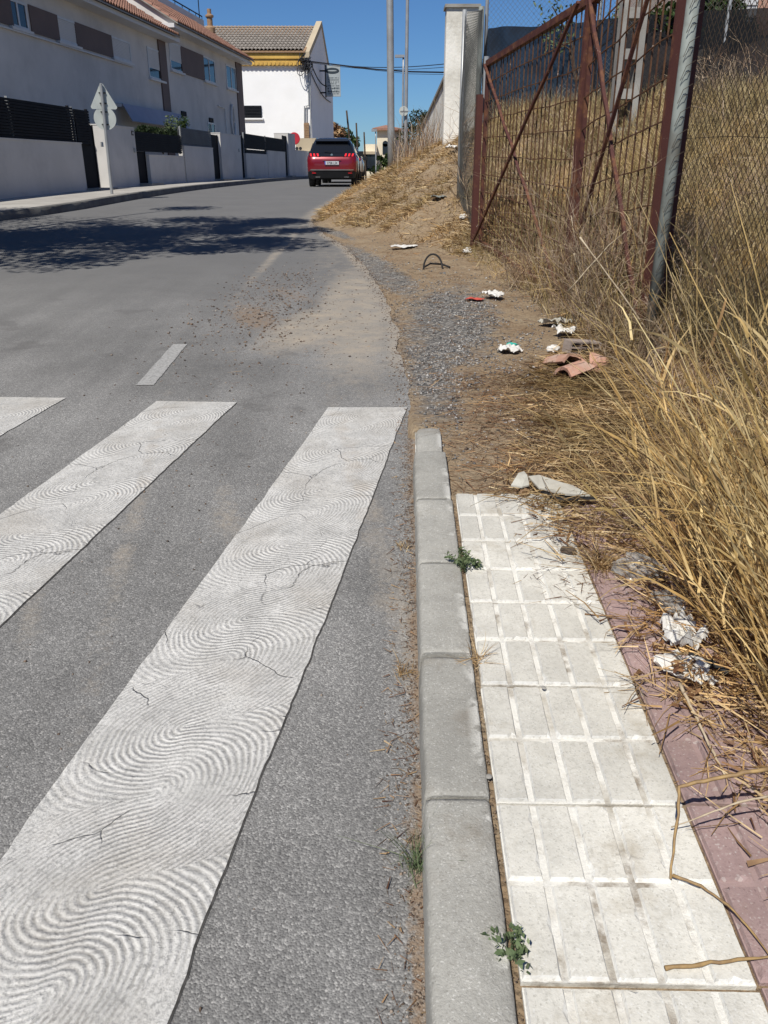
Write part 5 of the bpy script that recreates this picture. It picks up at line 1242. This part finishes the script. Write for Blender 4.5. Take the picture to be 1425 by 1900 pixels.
# stems standing on the crest of the bank against the wall
parts = [grass(700, .2, 2.2, 16.0, 24, lambda X, Y: (X > .25+.0*Y)*1., (.4, 1.0), (.006, .014), (0, 0), .18, 4, .3, jit=.02)]
stuff('bank_stems', parts, M['twig'], 'brown dead stems standing on the crest of the bank', 'weeds')
# straw litter in front of gate and beside the pavement
def den3(X, Y):  # where loose straw lies
    s = off_pave(X, Y); lim = np.interp(Y, [0, 1.0, 1.3, 1.6, 2.0, 2.3, 2.6, 2.95, 3.6, 4.3, 5, 5.6, 7, 8], [.88, .60, .46, .41, .43, .36, .33, .20, .30, .42, .62, .95, 1.1, .95])
    return sstep(-.07, .22, s-lim+(fbm(X*6, Y*6, 3, 60)-.5)*.3)*(X < 2.2)
zgr = lambda X, Y: np.where((off_pave(X, Y) < 1.25) & (Y < 2.93), Hv(Y)+.001, terr(X, Y))
parts = [lying(60000, .35, 2.1, .3, 8.5, den3, (.03, .17), (.0018, .0055), .020, 2, zgr)]
stuff('straw_litter', parts, M['straw'], 'loose mat of broken straw lying beside the pavement and gate', 'straw')
parts = [lying(20000, .35, 2.1, .3, 8.5, den3, (.02, .07), (.004, .012), .008, 1, zgr), lying(2600, .25, 1.3, 2.95, 5.2, lambda X, Y: .5+0*X, (.01, .06), (.0015, .004), .003, 1),
         lying(2600, .25, 1.0, .3, 2.95, lambda X, Y: (fbm(X*8, Y*8, 2, 5) > .52)*sstep(.30, .7, off_pave(X, Y)), (.006, .04), (.0012, .003), .001, 1, zgr)]
stuff('leaf_litter', parts, M['litter'], 'brown leaf fragments and chaff lying under the straw', 'leaf litter')
den4 = lambda X, Y: den3(X, Y)*sstep(.0, .35, X-np.interp(Y, [0, 2, 3, 4.5, 6, 7, 9.8], [.90, .86, .88, 1.0, 1.35, 1.4, .95]))
parts = [grass(9000, .8, 2.15, 3.0, 7.6, den4, (.05, .20), (.002, .006), (-.1, 0), .8, 3, .7), lying(14000, .8, 2.1, 3.0, 7.6, den4, (.05, .2), (.002, .006), .05, 3), grass(17000, .8, 2.15, .3, 3.1, den4, (.10, .38), (.002, .006), (-.12, .02), .5, 3, .5)]
stuff('verge_grass', parts, M['straw_dull'], 'dense knee-high dead grass at the foot of the fence', 'grass')
parts = [grass(5000, .95, 1.75, 5.2, 10.4, lambda X, Y: sstep(-.35, .05, X-np.interp(Y, [5, 7.2, 9.8], [1.65, 1.5, 1.05])), (.06, .26), (.003, .006), (-.05, 0), .4, 3, .4)]
stuff('gate_grass', parts, M['olive'], 'greenish tan grass tuft growing through the bottom of the gate', 'grass')
# tall reeds leaning over the pavement
def reeds(n, x0, x1, y0, y1, h, w, lean, spread, dens=None, bend=.25):
    X, Y = scatter(n, x0, x1, y0, y1, dens); n = len(X); Z = terr(X, Y)-.01; P = np.stack([X, Y, Z], 1)
    D = np.stack([RS.normal(lean[0], spread, n), RS.normal(lean[1], spread, n), np.ones(n)], 1); Lg = RS.uniform(h[0], h[1], n); W = RS.uniform(w[0], w[1], n)
    B = np.stack([-Lg*bend*RS.rand(n)*.8, Lg*bend*RS.normal(.2, .5, n), -Lg*bend*RS.rand(n)*.7], 1); out = [ribbons(P, D, Lg, W, B, 6, .25)]
    # a leaf or two on each stalk
    Dn = D/np.linalg.norm(D, axis=1, keepdims=True)
    for k in range(2):
        f = RS.uniform(.25, .85, n); Q = P+Dn*(Lg*f)[:, None]+B*(f**2)[:, None]; az = RS.uniform(0, 6.28, n)
        D2 = Dn*.9+np.stack([np.cos(az), np.sin(az), RS.normal(0, .4, n)], 1)*.45; l2 = RS.uniform(.1, .32, n); B2 = np.stack([RS.normal(0, .05, n), RS.normal(0, .05, n), -l2*RS.uniform(.1, .6, n)], 1)
        out.append(ribbons(Q, D2, l2, W*RS.uniform(.8, 1.6, n), B2, 3, .1))
    return out
parts = reeds(260, .93, 1.3, 1.2, 2.3, (.4, .95), (.0025, .0075), (-.36, .25), .17)+reeds(210, 1.08, 1.65, 1.4, 2.6, (.55, 1.05), (.0025, .007), (-.42, .12), .16)+reeds(14, 1.25, 1.7, 2.8, 4.2, (.4, .7), (.002, .006), (-.42, .0), .2)+reeds(160, 1.3, 1.9, .6, 1.6, (.5, .9), (.0025, .006), (-.25, .3), .18)+reeds(22, 1.3, 1.7, 2.2, 3.4, (.9, 1.2), (.003, .006), (-.25, .1), .14)
parts += reeds(60, .98, 1.40, 1.25, 2.2, (.8, 1.3), (.0045, .008), (-.30, .32), .14, bend=.18)
parts += reeds(130, 1.20, 1.62, 4.7, 7.2, (.45, 1.05), (.0022, .004), (-.08, .0), .22, dens=lambda X, Y: (X > np.interp(Y, [4.5, 5.2, 6, 7.2], [1.4, 1.35, 1.3, 1.15]))*1.)
parts += reeds(90, 1.72, 2.4, 3.8, 6.5, (.5, 1.1), (.0022, .004), (-.05, .0), .2)
stuff('tall_dry_reeds', parts, M['reed'], 'tall golden dry reeds leaning over the pavement from the right', 'reeds')
# dark understory weeds at the foot of the fence
b = MB(); rr = random.Random(21)
for k in range(90):
    y = rr.uniform(2.8, 6.2); x = rr.uniform(1.32, 1.60); branchy(b, (x, y, zt(x, y)), (rr.gauss(-.1, .25), rr.gauss(0, .25), 1), rr.uniform(.16, .32), .0028, 2, rr, 3, .7, 3)
o = b.build('dead_weeds', M['twig']); tag(o, 'dark brittle weeds at the foot of the chain-link post', 'weeds', kind='stuff')
for i, (x, y, s_, l) in enumerate(((1.42, 6.9, .5, 'pale branching dead shrub in front of the middle of the gate'), (1.50, 6.1, .55, 'dead shrub with reddish twigs left of the brown gate post'), (1.22, 7.6, .3, 'low dead shrub at the foot of the first gate leaf'), (1.62, 5.85, .8, 'tall tangled dead shrub against the brown gate post'), (1.50, 6.5, .75, 'tall pale dead shrub climbing the second gate leaf'), (1.56, 5.0, .26, 'dry brown shrub wrapped round the foot of the grey-green post'))):
    b = MB(); rr = random.Random(30+i)
    for k in range(14): branchy(b, (x+rr.gauss(0, .07), y+rr.gauss(0, .09), zt(x, y)), (rr.gauss(-.05, .35), rr.gauss(0, .4), 1), s_*rr.uniform(.6, 1), .0038, 3, rr, 3, .55, 3)
    e = empty('dead_shrub', (x, y, zt(x, y)), l, 'shrub'); part(e, b, 'branches', M['twig'])
b = MB(); rr = random.Random(77)
for k in range(75):
    y = rr.uniform(4.6, 13); x = rr.uniform(np.interp(y, [4, 7, 10, 13], [2.0, 1.8, 1.4, 1.4]), .52*y+.6)
    for j in range(4): branchy(b, (x+rr.gauss(0, .08), y+rr.gauss(0, .08), zt(x, y)), (rr.gauss(-.1, .35), rr.gauss(0, .35), 1), rr.uniform(.25, .45), .0045, 2, rr, 3, .6, 3)
o = b.build('bank_brush', M['twig']); tag(o, 'rough brown brush scattered over the bank behind the fence', 'brush', kind='stuff')
# a pale forked stalk and the broken reed over the tiles
def stalk(name, label, pts, r, mat='straw', cat='stalk', group=None):
    b = MB(); P = [Vector(p) for p in pts]; Q = []
    for i in range(len(P)-1):
        for k in range(4): Q.append(P[i].lerp(P[i+1], k/4))
    Q.append(P[-1]); rq = random.Random(len(label)); n_ = len(Q); Q = [q_+Vector((rq.gauss(0, r*.25), rq.gauss(0, r*.25), 0)) for q_ in Q]; b.tube(Q, [r*(1-.55*i/n_)*rq.uniform(.8, 1.1)*(1.25 if i % 4 == 0 else 1) for i in range(n_)], 6); o = b.build(name, M[mat], smooth=True); return tag(o, label, cat, group)
M['stalk'] = surf('stalk_straw', (.36, .24, .10), (.22, .14, .07), 40, .6, .4, 120, .002)
M['palestalk'] = surf('pale_stalk', (.50, .42, .30), (.38, .3, .2), 40, .7, .3, 120, .002)
def gp(px, py, z=0.0):                                     # point over the pavement plane, z above it
    rx, ry, rz = ray(px, py); k = .3
    while CAMH+rz*k > H(ry*k)+z: k += .003
    return Vector((rx*k, ry*k, H(ry*k)+z))
stalk('broken_reed', 'thick broken reed bent to a point over the white tiles', [gp(1425, 1428, .16), gp(1380, 1435, .15), gp(1320, 1446, .13), gp(1262, 1462, .11), gp(1255, 1530, .06), gp(1245, 1632, .008)], .0050, 'stalk')
stalk('fallen_reed', 'long fallen reed curling over the pink tiles towards the camera', [gp(1248, 1625, .008), gp(1300, 1645, .01), gp(1350, 1680, .012), gp(1400, 1735, .01), gp(1440, 1790, .01)], .003, 'stalk')
stalk('fallen_reed', 'flat split reed pointing left at the lower right edge', [gp(1235, 1797, .006), gp(1300, 1790, .01), gp(1370, 1782, .012), gp(1450, 1775, .014)], .0042, 'stalk')
stalk('fallen_reed', 'pale straight reed lying down the middle of the pink tiles', [gp(1262, 1270, .03), gp(1290, 1330, .012), gp(1325, 1400, .008), gp(1345, 1440, .006)], .0045, 'palestalk')
stalk('thorny_twig', 'thin dark twig lying across the tiles below the plastic bag', [gp(1085, 1140, .004), gp(1130, 1143, .01), gp(1180, 1146, .01), gp(1240, 1142, .02)], .0022, 'litter')
stalk('fallen_reed', 'thin yellow reed arching over the lower pink tiles', [gp(1425, 1478, .10), gp(1370, 1490, .09), gp(1310, 1512, .06), gp(1245, 1535, .02)], .0025, 'palestalk')
for i, (p0, p1, p2) in enumerate((((1065, 470), (1080, 520), (1060, 400)), ((1055, 540), (1130, 455), (1160, 430)), ((1075, 440), (1150, 540), (1255, 690)))):
    stalk('pale_stalk', ('pale leaning stalk before the middle stile of the gate', 'pale crooked stalk rising right of the gate middle', 'long pale stem slanting down towards the grey post foot')[i], [at_y(*p0, 6.2-i*.6), at_y(*p1, 6.1-i*.6), at_y(*p2, 6.0-i*.6)], .005, 'palestalk')
# green tufts
def tuft(name, label, x, y, n, h, w, mat, zfun=None, spread=.6, cat='weed', leafy=0):
    z = (H(y) if zfun is None else zfun)-.004; P = np.tile([x, y, z], (n, 1))+RS.normal(0, .012, (n, 3))*[1, 1.6, 0]
    D = np.stack([RS.normal(0, spread, n), RS.normal(0, spread, n), RS.uniform(.5, 1.3, n)], 1); Lg = RS.uniform(*h, n); B = RS.normal(0, .25, (n, 3))*Lg[:, None]; B[:, 2] = -abs(B[:, 2])
    V, Fq = ribbons(P, D, Lg, np.full(n, w), B, 3, .3)
    if leafy:
        tips = P+D/np.linalg.norm(D, axis=1, keepdims=True)*Lg[:, None]*.7; V2, F2 = leaves(tips, leafy, .008, np.full(n, .014)); Fq = np.concatenate([Fq, F2+len(V)]); V = np.concatenate([V, V2])
    o = link(name, np_mesh(name, V-np.array([x, y, z]), Fq), None, [M[mat]]); o.location = (x, y, z); return tag(o, label, cat)
tuft('green_weed', 'leafy green weed in the joint between kerb and top tiles', .262, 2.34, 26, (.03, .07), .003, 'weed', leafy=260)
tuft('green_weed', 'small compact green weed in the lowest kerb joint', .226, .985, 22, (.012, .04), .0025, 'weed', leafy=150, spread=.3)
tuft('dry_tuft', 'small dry grass tuft in the kerb joint beside the fourth tile row', .248, 1.83, 40, (.03, .08), .002, 'straw', spread=.9, cat='grass tuft')
tuft('dry_tuft', 'bleached straw tuft lying over the edge of the white tiles', .70, 2.34, 170, (.06, .17), .0025, 'straw', spread=1.3, cat='grass tuft')
tuft('green_tuft', 'thin green and dry grass tuft against the road side of the kerb', .066, 1.24, 80, (.04, .15), .0016, 'weed', zfun=H(1.24)-.075, spread=.45, cat='grass tuft')
tuft('dry_tuft', 'dry tuft in the gutter beside the upper kerb stones', .055, 1.88, 50, (.02, .07), .002, 'straw', zfun=H(1.88)-.075, cat='grass tuft')
tuft('dry_tuft', 'dry tuft in the gutter near the kerb end', .07, 2.62, 40, (.02, .06), .002, 'straw', zfun=H(2.62)-.075, cat='grass tuft')
# gravel and clods
def dotted(n, cx, cy, rx, ry, smin, smax, mat, name, label, cat, zf, dens=None):
    X = RS.normal(cx, rx, n); Y = RS.normal(cy, ry, n)
    if dens is not None: k = dens(X, Y); X, Y = X[k], Y[k]
    s = smin+(smax-smin)*RS.rand(len(X))**3; return stones(X, Y, zf(X, Y)+s*.3, s)
rz_ = lambda X, Y: Hv(Y)+ROFF
rt = lambda X, Y: np.where(X < edge(Y), Hv(Y)+ROFF, terr(X, Y))
on_gr = lambda X, Y: (X > edge(Y)+.02) & (X < foot(Y)+.2) & (fbm(X*6, Y*3.5, 4, 88)+RS.normal(0, .08, X.shape) > .44)
pts_ = [dotted(9000, .60, 6.3, .30, 1.15, .003, .013, 0, 0, 0, 0, rt, on_gr), dotted(4500, .38, 5.0, .18, .7, .003, .011, 0, 0, 0, 0, rt, on_gr), dotted(2500, -.1, 9.4, .35, 1.6, .004, .012, 0, 0, 0, 0, rt, on_gr), dotted(1200, .7, 3.8, .4, .6, .002, .008, 0, 0, 0, 0, rt, lambda X, Y: (X > .3) & (Y > 2.95))]
stuff('gravel', pts_, M['stone'], 'broken asphalt and gravel spread between road edge and gate', 'gravel')
on_rd = lambda X, Y: (X < edge(Y)-.02) & (Y > .7)
pts_ = [dotted(1500, -1.0, 6.9, .28, .75, .003, .014, 0, 0, 0, 0, rz_, on_rd), dotted(700, -.8, 5.6, .5, .8, .002, .009, 0, 0, 0, 0, rz_, on_rd), dotted(500, -.9, 3.8, .35, .9, .0015, .007, 0, 0, 0, 0, rz_, on_rd), dotted(420, -.95, 8.5, .25, .6, .004, .014, 0, 0, 0, 0, rz_, on_rd), dotted(500, -.5, 2.3, .7, 1.3, .001, .0045, 0, 0, 0, 0, rz_, on_rd)]
n = 3000; Yk = RS.uniform(4, 15, n); Xk = edge(Yk)+RS.normal(0, .05, n); s_ = RS.uniform(.0015, .008, n); pts_.append(stones(Xk, Yk, Hv(Yk)+ROFF+.002, s_))
n = 4200; Yk = RS.uniform(-2, 4, n); Xk = .048+KT*Yk-np.abs(RS.normal(0, .026, n)); s_ = RS.uniform(.001, .0045, n); pts_.append(stones(Xk, Yk, Hv(Yk)+ROFF+.001, s_))
n = 700; Yk = RS.uniform(-2, 2.9, n); Xk = XT-.007+KT*Yk+RS.normal(0, .005, n); s_ = RS.uniform(.001, .003, n); pts_.append(stones(Xk, Yk, Hv(Yk)-.008, s_))
pts_.append(dotted(4500, .65, 5.9, .4, 1.4, .002, .010, 0, 0, 0, 0, rt, on_gr)); pts_.append(dotted(900, .5, 3.6, .3, .5, .002, .007, 0, 0, 0, 0, rt, lambda X, Y: (X > .3) & (Y > 2.95)))
stuff('clods', pts_, M['clod'], 'dry soil clods and grit scattered on the road and gutter', 'soil')
parts = [lying(1500, -.03, .12, -1, 4, lambda X, Y: (X < .055+KT*Y)*(X > -.01+KT*Y-.03)*1., (.006, .04), (.001, .004), .003, 1, lambda X, Y: Hv(Y)+ROFF+.001), lying(420, -1.5, 0, 4.6, 8.5, lambda X, Y: .6+0*X, (.02, .09), (.001, .003), .002, 1, lambda X, Y: Hv(Y)+ROFF+.001)]
parts += [lying(9000, -.9, 1.9, 3.0, 12.5, lambda X, Y: (X > edge(Y)+.04)*(X > .3*(Y < 3.9))*(.25+.75*clumpy(X, Y, 3, .4, .6, 15)), (.02, .13), (.0018, .005), .008, 1),
          lying(5200, .26, 1.4, 2.95, 4.8, lambda X, Y: sstep(.2, .75, X)*1., (.02, .15), (.0015, .0045), .010, 2), lying(700, .3, .72, 2.1, 2.95, lambda X, Y: sstep(.1, .42, off_pave(X, Y))*1., (.01, .08), (.0012, .003), .003, 1, zgr)]
stuff('gutter_chaff', parts, M['litter'], 'chips of dry leaf and straw in the gutter along the kerb', 'leaf litter')

# ------------------------------------------------------------------ rubbish
def crumple(name, label, cat, loc, size, mat, seed, sub=4, flat=.6, amp=.35, freq=3, smooth=False, group=None, parent=None):
    import bmesh
    bm = bmesh.new(); bmesh.ops.create_icosphere(bm, subdivisions=sub, radius=1); sd_ = Vector((seed*7.3, seed*3.1, seed*1.7))
    for v_ in bm.verts:
        p = v_.co.copy(); c_ = 1-abs(mnoise.noise(p*freq*.55+sd_))*2; c2_ = 1-abs(mnoise.noise(p*freq*1.2+sd_*3))*2; c3_ = 1-abs(mnoise.noise(p*freq*2.7+sd_*5))*2
        r_ = 1+amp*(.9*(c_-.6)+.55*(c2_-.6)+.28*(c3_-.6))
        v_.co = Vector((p.x*r_*size[0], p.y*r_*size[1], max(-.35, p.z*r_)*size[2]))
    me = bpy.data.meshes.new(name); bm.to_mesh(me); bm.free()
    if smooth: me.polygons.foreach_set('use_smooth', [True]*len(me.polygons))
    o = link(name, me, parent, [M[mat]]); o.location = loc; o.rotation_euler = (0, 0, seed); 
    if not parent: tag(o, label, cat, group)
    return o
def sheet(name, label, cat, loc, sx, sy, mat, seed, amp=.03, th=.0015, rot=0, group=None, freq=9, n=22, clipr=True, curl=0.):
    V = []; 
    for j in range(n+1):
        for i in range(n+1):
            u, v_ = i/n-.5, j/n-.5; x, y = u*sx, v_*sy; p = Vector((x*freq+seed*3, y*freq, seed)); r_ = 1+.25*mnoise.noise(Vector((math.atan2(v_, u)*1.3, seed, 0)))
            z = abs(mnoise.noise(p))*amp*1.1+abs(mnoise.noise(p*2.7))*amp*.7+curl*(u*2)**2
            V.append((x*r_, y*r_, z+.002))
    Fq = [(j*(n+1)+i, j*(n+1)+i+1, (j+1)*(n+1)+i+1, (j+1)*(n+1)+i) for j in range(n) for i in range(n)]
    Fq = [f for f in Fq if (lambda c: math.hypot(c[0]/(sx*.5), c[1]/(sy*.5)) < 1.05+.28*mnoise.noise(Vector((c[0]*30, c[1]*30, seed))))(V[f[0]])] if clipr else Fq
    me = bpy.data.meshes.new(name); me.from_pydata(V, [], Fq); o = link(name, me, None, [M[mat]]); o.location = loc; o.rotation_euler = (0, 0, rot)
    md = o.modifiers.new('t', 'SOLIDIFY'); md.thickness = th; return tag(o, label, cat, group)
L3 = gp(1182, 1055, .0)
crumple('plastic_bag', 'crumpled clear plastic bag on the straw beside the pavement', 'plastic bag', gp(1182, 1055, .02), (.075, .06, .045), 'plastic', 3, 5, amp=.30, freq=1.9)
crumple('plastic_wrap', 'twisted clear plastic wrap below the plastic bag', 'plastic wrap', gp(1240, 1118, .02), (.06, .035, .02), 'plastic', 5, 4, amp=.5, freq=4)
sheet('crumpled_tissue', 'upper crumpled white tissue beside the pink tiles', 'tissue', gp(1266, 1190, .008), .10, .13, 'paper', 1, .075, .0015, .2, freq=17, n=34)
sheet('paper_cup', 'torn white paper cup with dry leaves inside, lower of the white scraps', 'paper cup', gp(1262, 1250, .008), .10, .13, 'paper', 8, .055, .0015, .5, freq=11, n=30)
sheet('crumpled_tissue', 'small white crumpled paper beside the torn cup', 'tissue', gp(1308, 1266, .01), .05, .05, 'paper', 6, .04, .0015, .2, freq=26, n=16)
V, Fq = leaves(np.array([list(gp(1275, 1240, .045)), list(gp(1300, 1290, .02))]), 60, .014, np.array([.04, .06]), .3); o = link('dry_leaves', np_mesh('dry_leaves', V, Fq), None, [M['litter']]); tag(o, 'curled brown leaves lying in the torn paper cup', 'leaves', kind='stuff')
o = stalk('black_tube', 'short black tube lying behind the torn paper cup', [gp(1280, 1218, .03), gp(1315, 1232, .03), gp(1352, 1248, .03)], .014, 'black', 'tube')
# broken grey board at the head of the tiles
bd = empty('broken_board', gp(1000, 905), 'broken grey board lying across the far end of the white tiles', 'board')
def slabpts(par, name, mat, pts, th, zs):
    P = [gp(px, py, z+.012) for (px, py), z in zip(pts, zs)]; m_ = len(P); b = MB(); b.add([tuple(p) for p in P]+[tuple(p+Vector((0, 0, th))) for p in P], [tuple(range(m_))[::-1], tuple(range(m_, 2*m_))]+[(k, (k+1) % m_, m_+(k+1) % m_, m_+k) for k in range(m_)]); return part(par, b, name, M[mat])
slabpts(bd, 'fragment', 'tarpaper', [(948, 903), (962, 880), (972, 877), (978, 884), (982, 902), (968, 906)], .006, [.02, .05, .05, .045, .02, .02])
slabpts(bd, 'fragment', 'tarpaper', [(980, 886), (1000, 884), (1042, 898), (1062, 903), (1085, 916), (1095, 922), (1050, 920), (1000, 908)], .006, [.03, .045, .045, .04, .03, .02, .025, .02])
slabpts(bd, 'fragment', 'black', [(1000, 912), (1050, 922), (1110, 924), (1105, 929), (1040, 930)], .004, [.012]*5)
crumple('dark_clod', 'dark brown clod under the broken board on the tiles', 'clod', gp(973, 915, .01), (.025, .02, .02), 'litter', 4, 3, amp=.4)
crumple('dark_clod', 'dark clod at the right edge of the tiles above the straw tuft', 'clod', gp(1055, 1022, .01), (.028, .018, .014), 'bark', 9, 3, amp=.3)
crumple('pebble', 'flat grey pebble on the groove of the middle white tiles', 'pebble', gp(1009, 1277, .003), (.008, .006, .003), 'conc', 2, 2, amp=.1)
crumple('pebble', 'round pebble in the kerb joint at the fifth tile row', 'pebble', gp(907, 1442, .0), (.008, .008, .004), 'conc', 3, 2, amp=.1)
# rubbish by the gravel
g2 = lambda px, py, z=0.: (lambda p: Vector((p.x, p.y, zt(p.x, p.y)+z)))(gp(px, py))
sheet('food_wrapper', 'white and teal wrapper on the edge of the gravel', 'wrapper', g2(946, 642, .01), .15, .15, 'paper', 2, .05, .002, .2, freq=12)
crumple('wrapper_print', '', '', g2(950, 636, .035), (.034, .022, .014), 'teal', 3, 3, amp=.5); o = S.objects[-1] if False else None
for ob in [x for x in S.objects if x.name.startswith('wrapper_print')]: ob.name = 'teal_scrap'; tag(ob, 'teal scrap of film stuck on the wrapper at the gravel edge', 'scrap')
sheet('food_wrapper', 'pale mint wrapper lying behind the clay pipe pieces', 'wrapper', g2(1047, 614, .03), .20, .14, 'paper', 7, .06, .002, .9, freq=10)
sheet('newspaper', 'grey crumpled newspaper beside the yellow strip near the gate', 'newspaper', g2(1030, 594, .02), .26, .14, 'tarpaper', 5, .06, .002, .1, freq=9)
o = stalk('yellow_strip', 'short yellow strip poking out of the newspaper', [g2(1040, 596, .08), g2(1052, 593, .08)], .008, 'straw', 'strip'); 
sheet('paper_scrap', 'white paper scrap at the far edge of the gravel', 'paper', g2(915, 545, .02), .16, .2, 'paper', 11, .06, .002, .3)
sheet('red_wrapper', 'flat red and white wrapper at the far edge of the gravel', 'wrapper', g2(880, 549, .01), .17, .10, 'redplastic', 12, .02, .002, .1)
crumple('white_cup', 'crushed white cup between wrappers and clay pipe', 'cup', g2(1027, 640, .02), (.045, .04, .03), 'paper', 13, 3, amp=.4)
sheet('plastic_sheet', 'flattened pale plastic packaging on the sandy bank', 'plastic sheet', g2(750, 455, .02), .34, .30, 'paper', 14, .03, .003, 0, freq=6)
sheet('white_rag', 'white rag on the bank just left of the fence', 'rag', g2(846, 405, .03), .42, .35, 'paper', 15, .09, .003, .4, freq=7)
sheet('green_scrap', 'faded green plastic scrap on the bank', 'scrap', g2(812, 430, .02), .22, .2, 'galvgreen', 16, .04, .002, .2)
crumple('white_cup', 'white crushed cup under the sagging fence, upper one', 'cup', g2(858, 450, .03), (.06, .05, .04), 'paper', 17, 3, amp=.4)
crumple('white_cup', 'white crushed cup under the sagging fence, lower one', 'cup', g2(868, 470, .03), (.06, .05, .04), 'paper', 18, 3, amp=.4)
# bent rubber strip (piece of tyre)
c = g2(800, 492); b = MB(); pts_ = [c+Vector((-.10+.0, .02, -.02))]
for a in np.linspace(math.pi, .15, 14): pts_.append(c+Vector((.0+.10*math.cos(a)+.02, .05*math.sin(a), .15*math.sin(a))))
b.tube([p for p in pts_], .010, 6); pts2 = [c+Vector((-.08, .0, .02)), c+Vector((0, .1, .05)), c+Vector((.12, .12, .04)), c+Vector((.2, .02, .02))]; b.tube(pts2, .010, 6)
o = b.build('rubber_hoop', M['black']); tag(o, 'bent rubber hoop half buried at the foot of the bank', 'rubber hoop')
# clay pipe shards and hollow brick
def shard(name, label, cat, c, r, a0, a1, ln, th, rot, mat='clay'):
    b = MB(); n = 12; vs = []
    for j in range(5):
        for (rr_) in (r, r-th):
            for k in range(n+1):
                a = a0+(a1-a0)*k/n; w_ = .01*mnoise.noise(Vector((a*3, j, r*9))); vs.append(((rr_)*math.cos(a), (j/4-.5)*ln*(1+.15*math.sin(a*3)), rr_*math.sin(a)+w_))
    q_ = n+1; fs = []
    for j in range(4):
        for k in range(n):
            o0 = j*2*q_+k; i0 = o0+q_; fs += [(o0, o0+1, o0+1+2*q_, o0+2*q_), (i0, i0+2*q_, i0+1+2*q_, i0+1)]
        for k in (0, n): fs.append((j*2*q_+k, (j+1)*2*q_+k, (j+1)*2*q_+q_+k, j*2*q_+q_+k))
    for j in (0, 4):
        for k in range(n): fs.append((j*2*q_+k, j*2*q_+k+1, j*2*q_+q_+k+1, j*2*q_+q_+k))
    b.add(vs, fs); o = b.build(name, M[mat], smooth=False); o.location = c; o.rotation_euler = rot; return tag(o, label, cat)
shard('clay_pipe_shard', 'large orange clay pipe shard arched over the straw', 'clay pipe', g2(1048, 668, -.03), .105, .1, 2.6, .20, .018, (-.25, 0.1, .35))
shard('clay_pipe_shard', 'second clay pipe shard standing right of the hollow brick', 'clay pipe', g2(1102, 672, -.0), .09, -.4, 2.4, .13, .016, (.9, .3, .2))
shard('clay_pipe_shard', 'half-buried clay shard in front of the big arched one', 'clay pipe', g2(1070, 690, -.03), .12, .7, 2.5, .15, .018, (-.2, .2, 2.0))
c = g2(1078, 648, .02); b = MB(); hb_ = empty('hollow_brick', c, 'grey-pink hollow brick lying between the clay shards', 'brick')
for zc in (0, .036, .072): b.box(-.11, -.05, zc, .11, .05, zc+.010)
for xc in (-.11, -.038, .034, .1): b.box(xc, -.048, .0105, xc+.010, .048, .0355); b.box(xc, -.048, .0465, xc+.010, .048, .0715)
o = b.build('shell', M['greyclay'], hb_); hb_.rotation_euler = (0, .1, .3)

# ------------------------------------------------------------------ shade tree left of the frame (casts the dappled shadow)
tx, ty = -8.0, 8.2
tz = H(ty)+.04
tr = empty('street_tree', (tx, ty, tz), 'broad street tree on the left pavement shading the road', 'tree')
b = MB(); b.tube([(tx, ty, tz-.2), (tx+.05, ty, tz+1.5), (tx+.2, ty+.2, tz+3.2), (tx+.5, ty+.5, tz+4.4)], .20, 10, r2=.12); part(tr, b, 'trunk', M['bark'], smooth=True)
b = MB(); rr = random.Random(5); Cs = []; Rs = []
for k in range(80):
    cx_ = rr.uniform(-12.6, -3.2); cy_ = 9.0+rr.gauss(0, 1.75)*(1.2 if cx_ < -5 else .8)+(cx_+6)*.30; f = 1-.5*max(0, (cx_+6)/3.5); cz_ = tz+5.2+rr.gauss(0, .5); Cs.append((cx_, cy_, cz_)); Rs.append(rr.uniform(.4, .75)*max(.5, f))
for c_ in Cs[::2]: b.tube([(tx+.4, ty+.4, tz+4.1), (tx*.5+c_[0]*.5, ty*.5+c_[1]*.5, tz+4.8), c_], .07, 5, r2=.02)
part(tr, b, 'limbs', M['bark'])
V, Fq = leaves(np.array(Cs), 90000, .06, np.array(Rs)*1.75, .8, pw=.75); o = link('crown', np_mesh('crown', V, Fq), tr, [M['leaf']]); o.matrix_parent_inverse = Matrix.Translation(-Vector(tr.location))
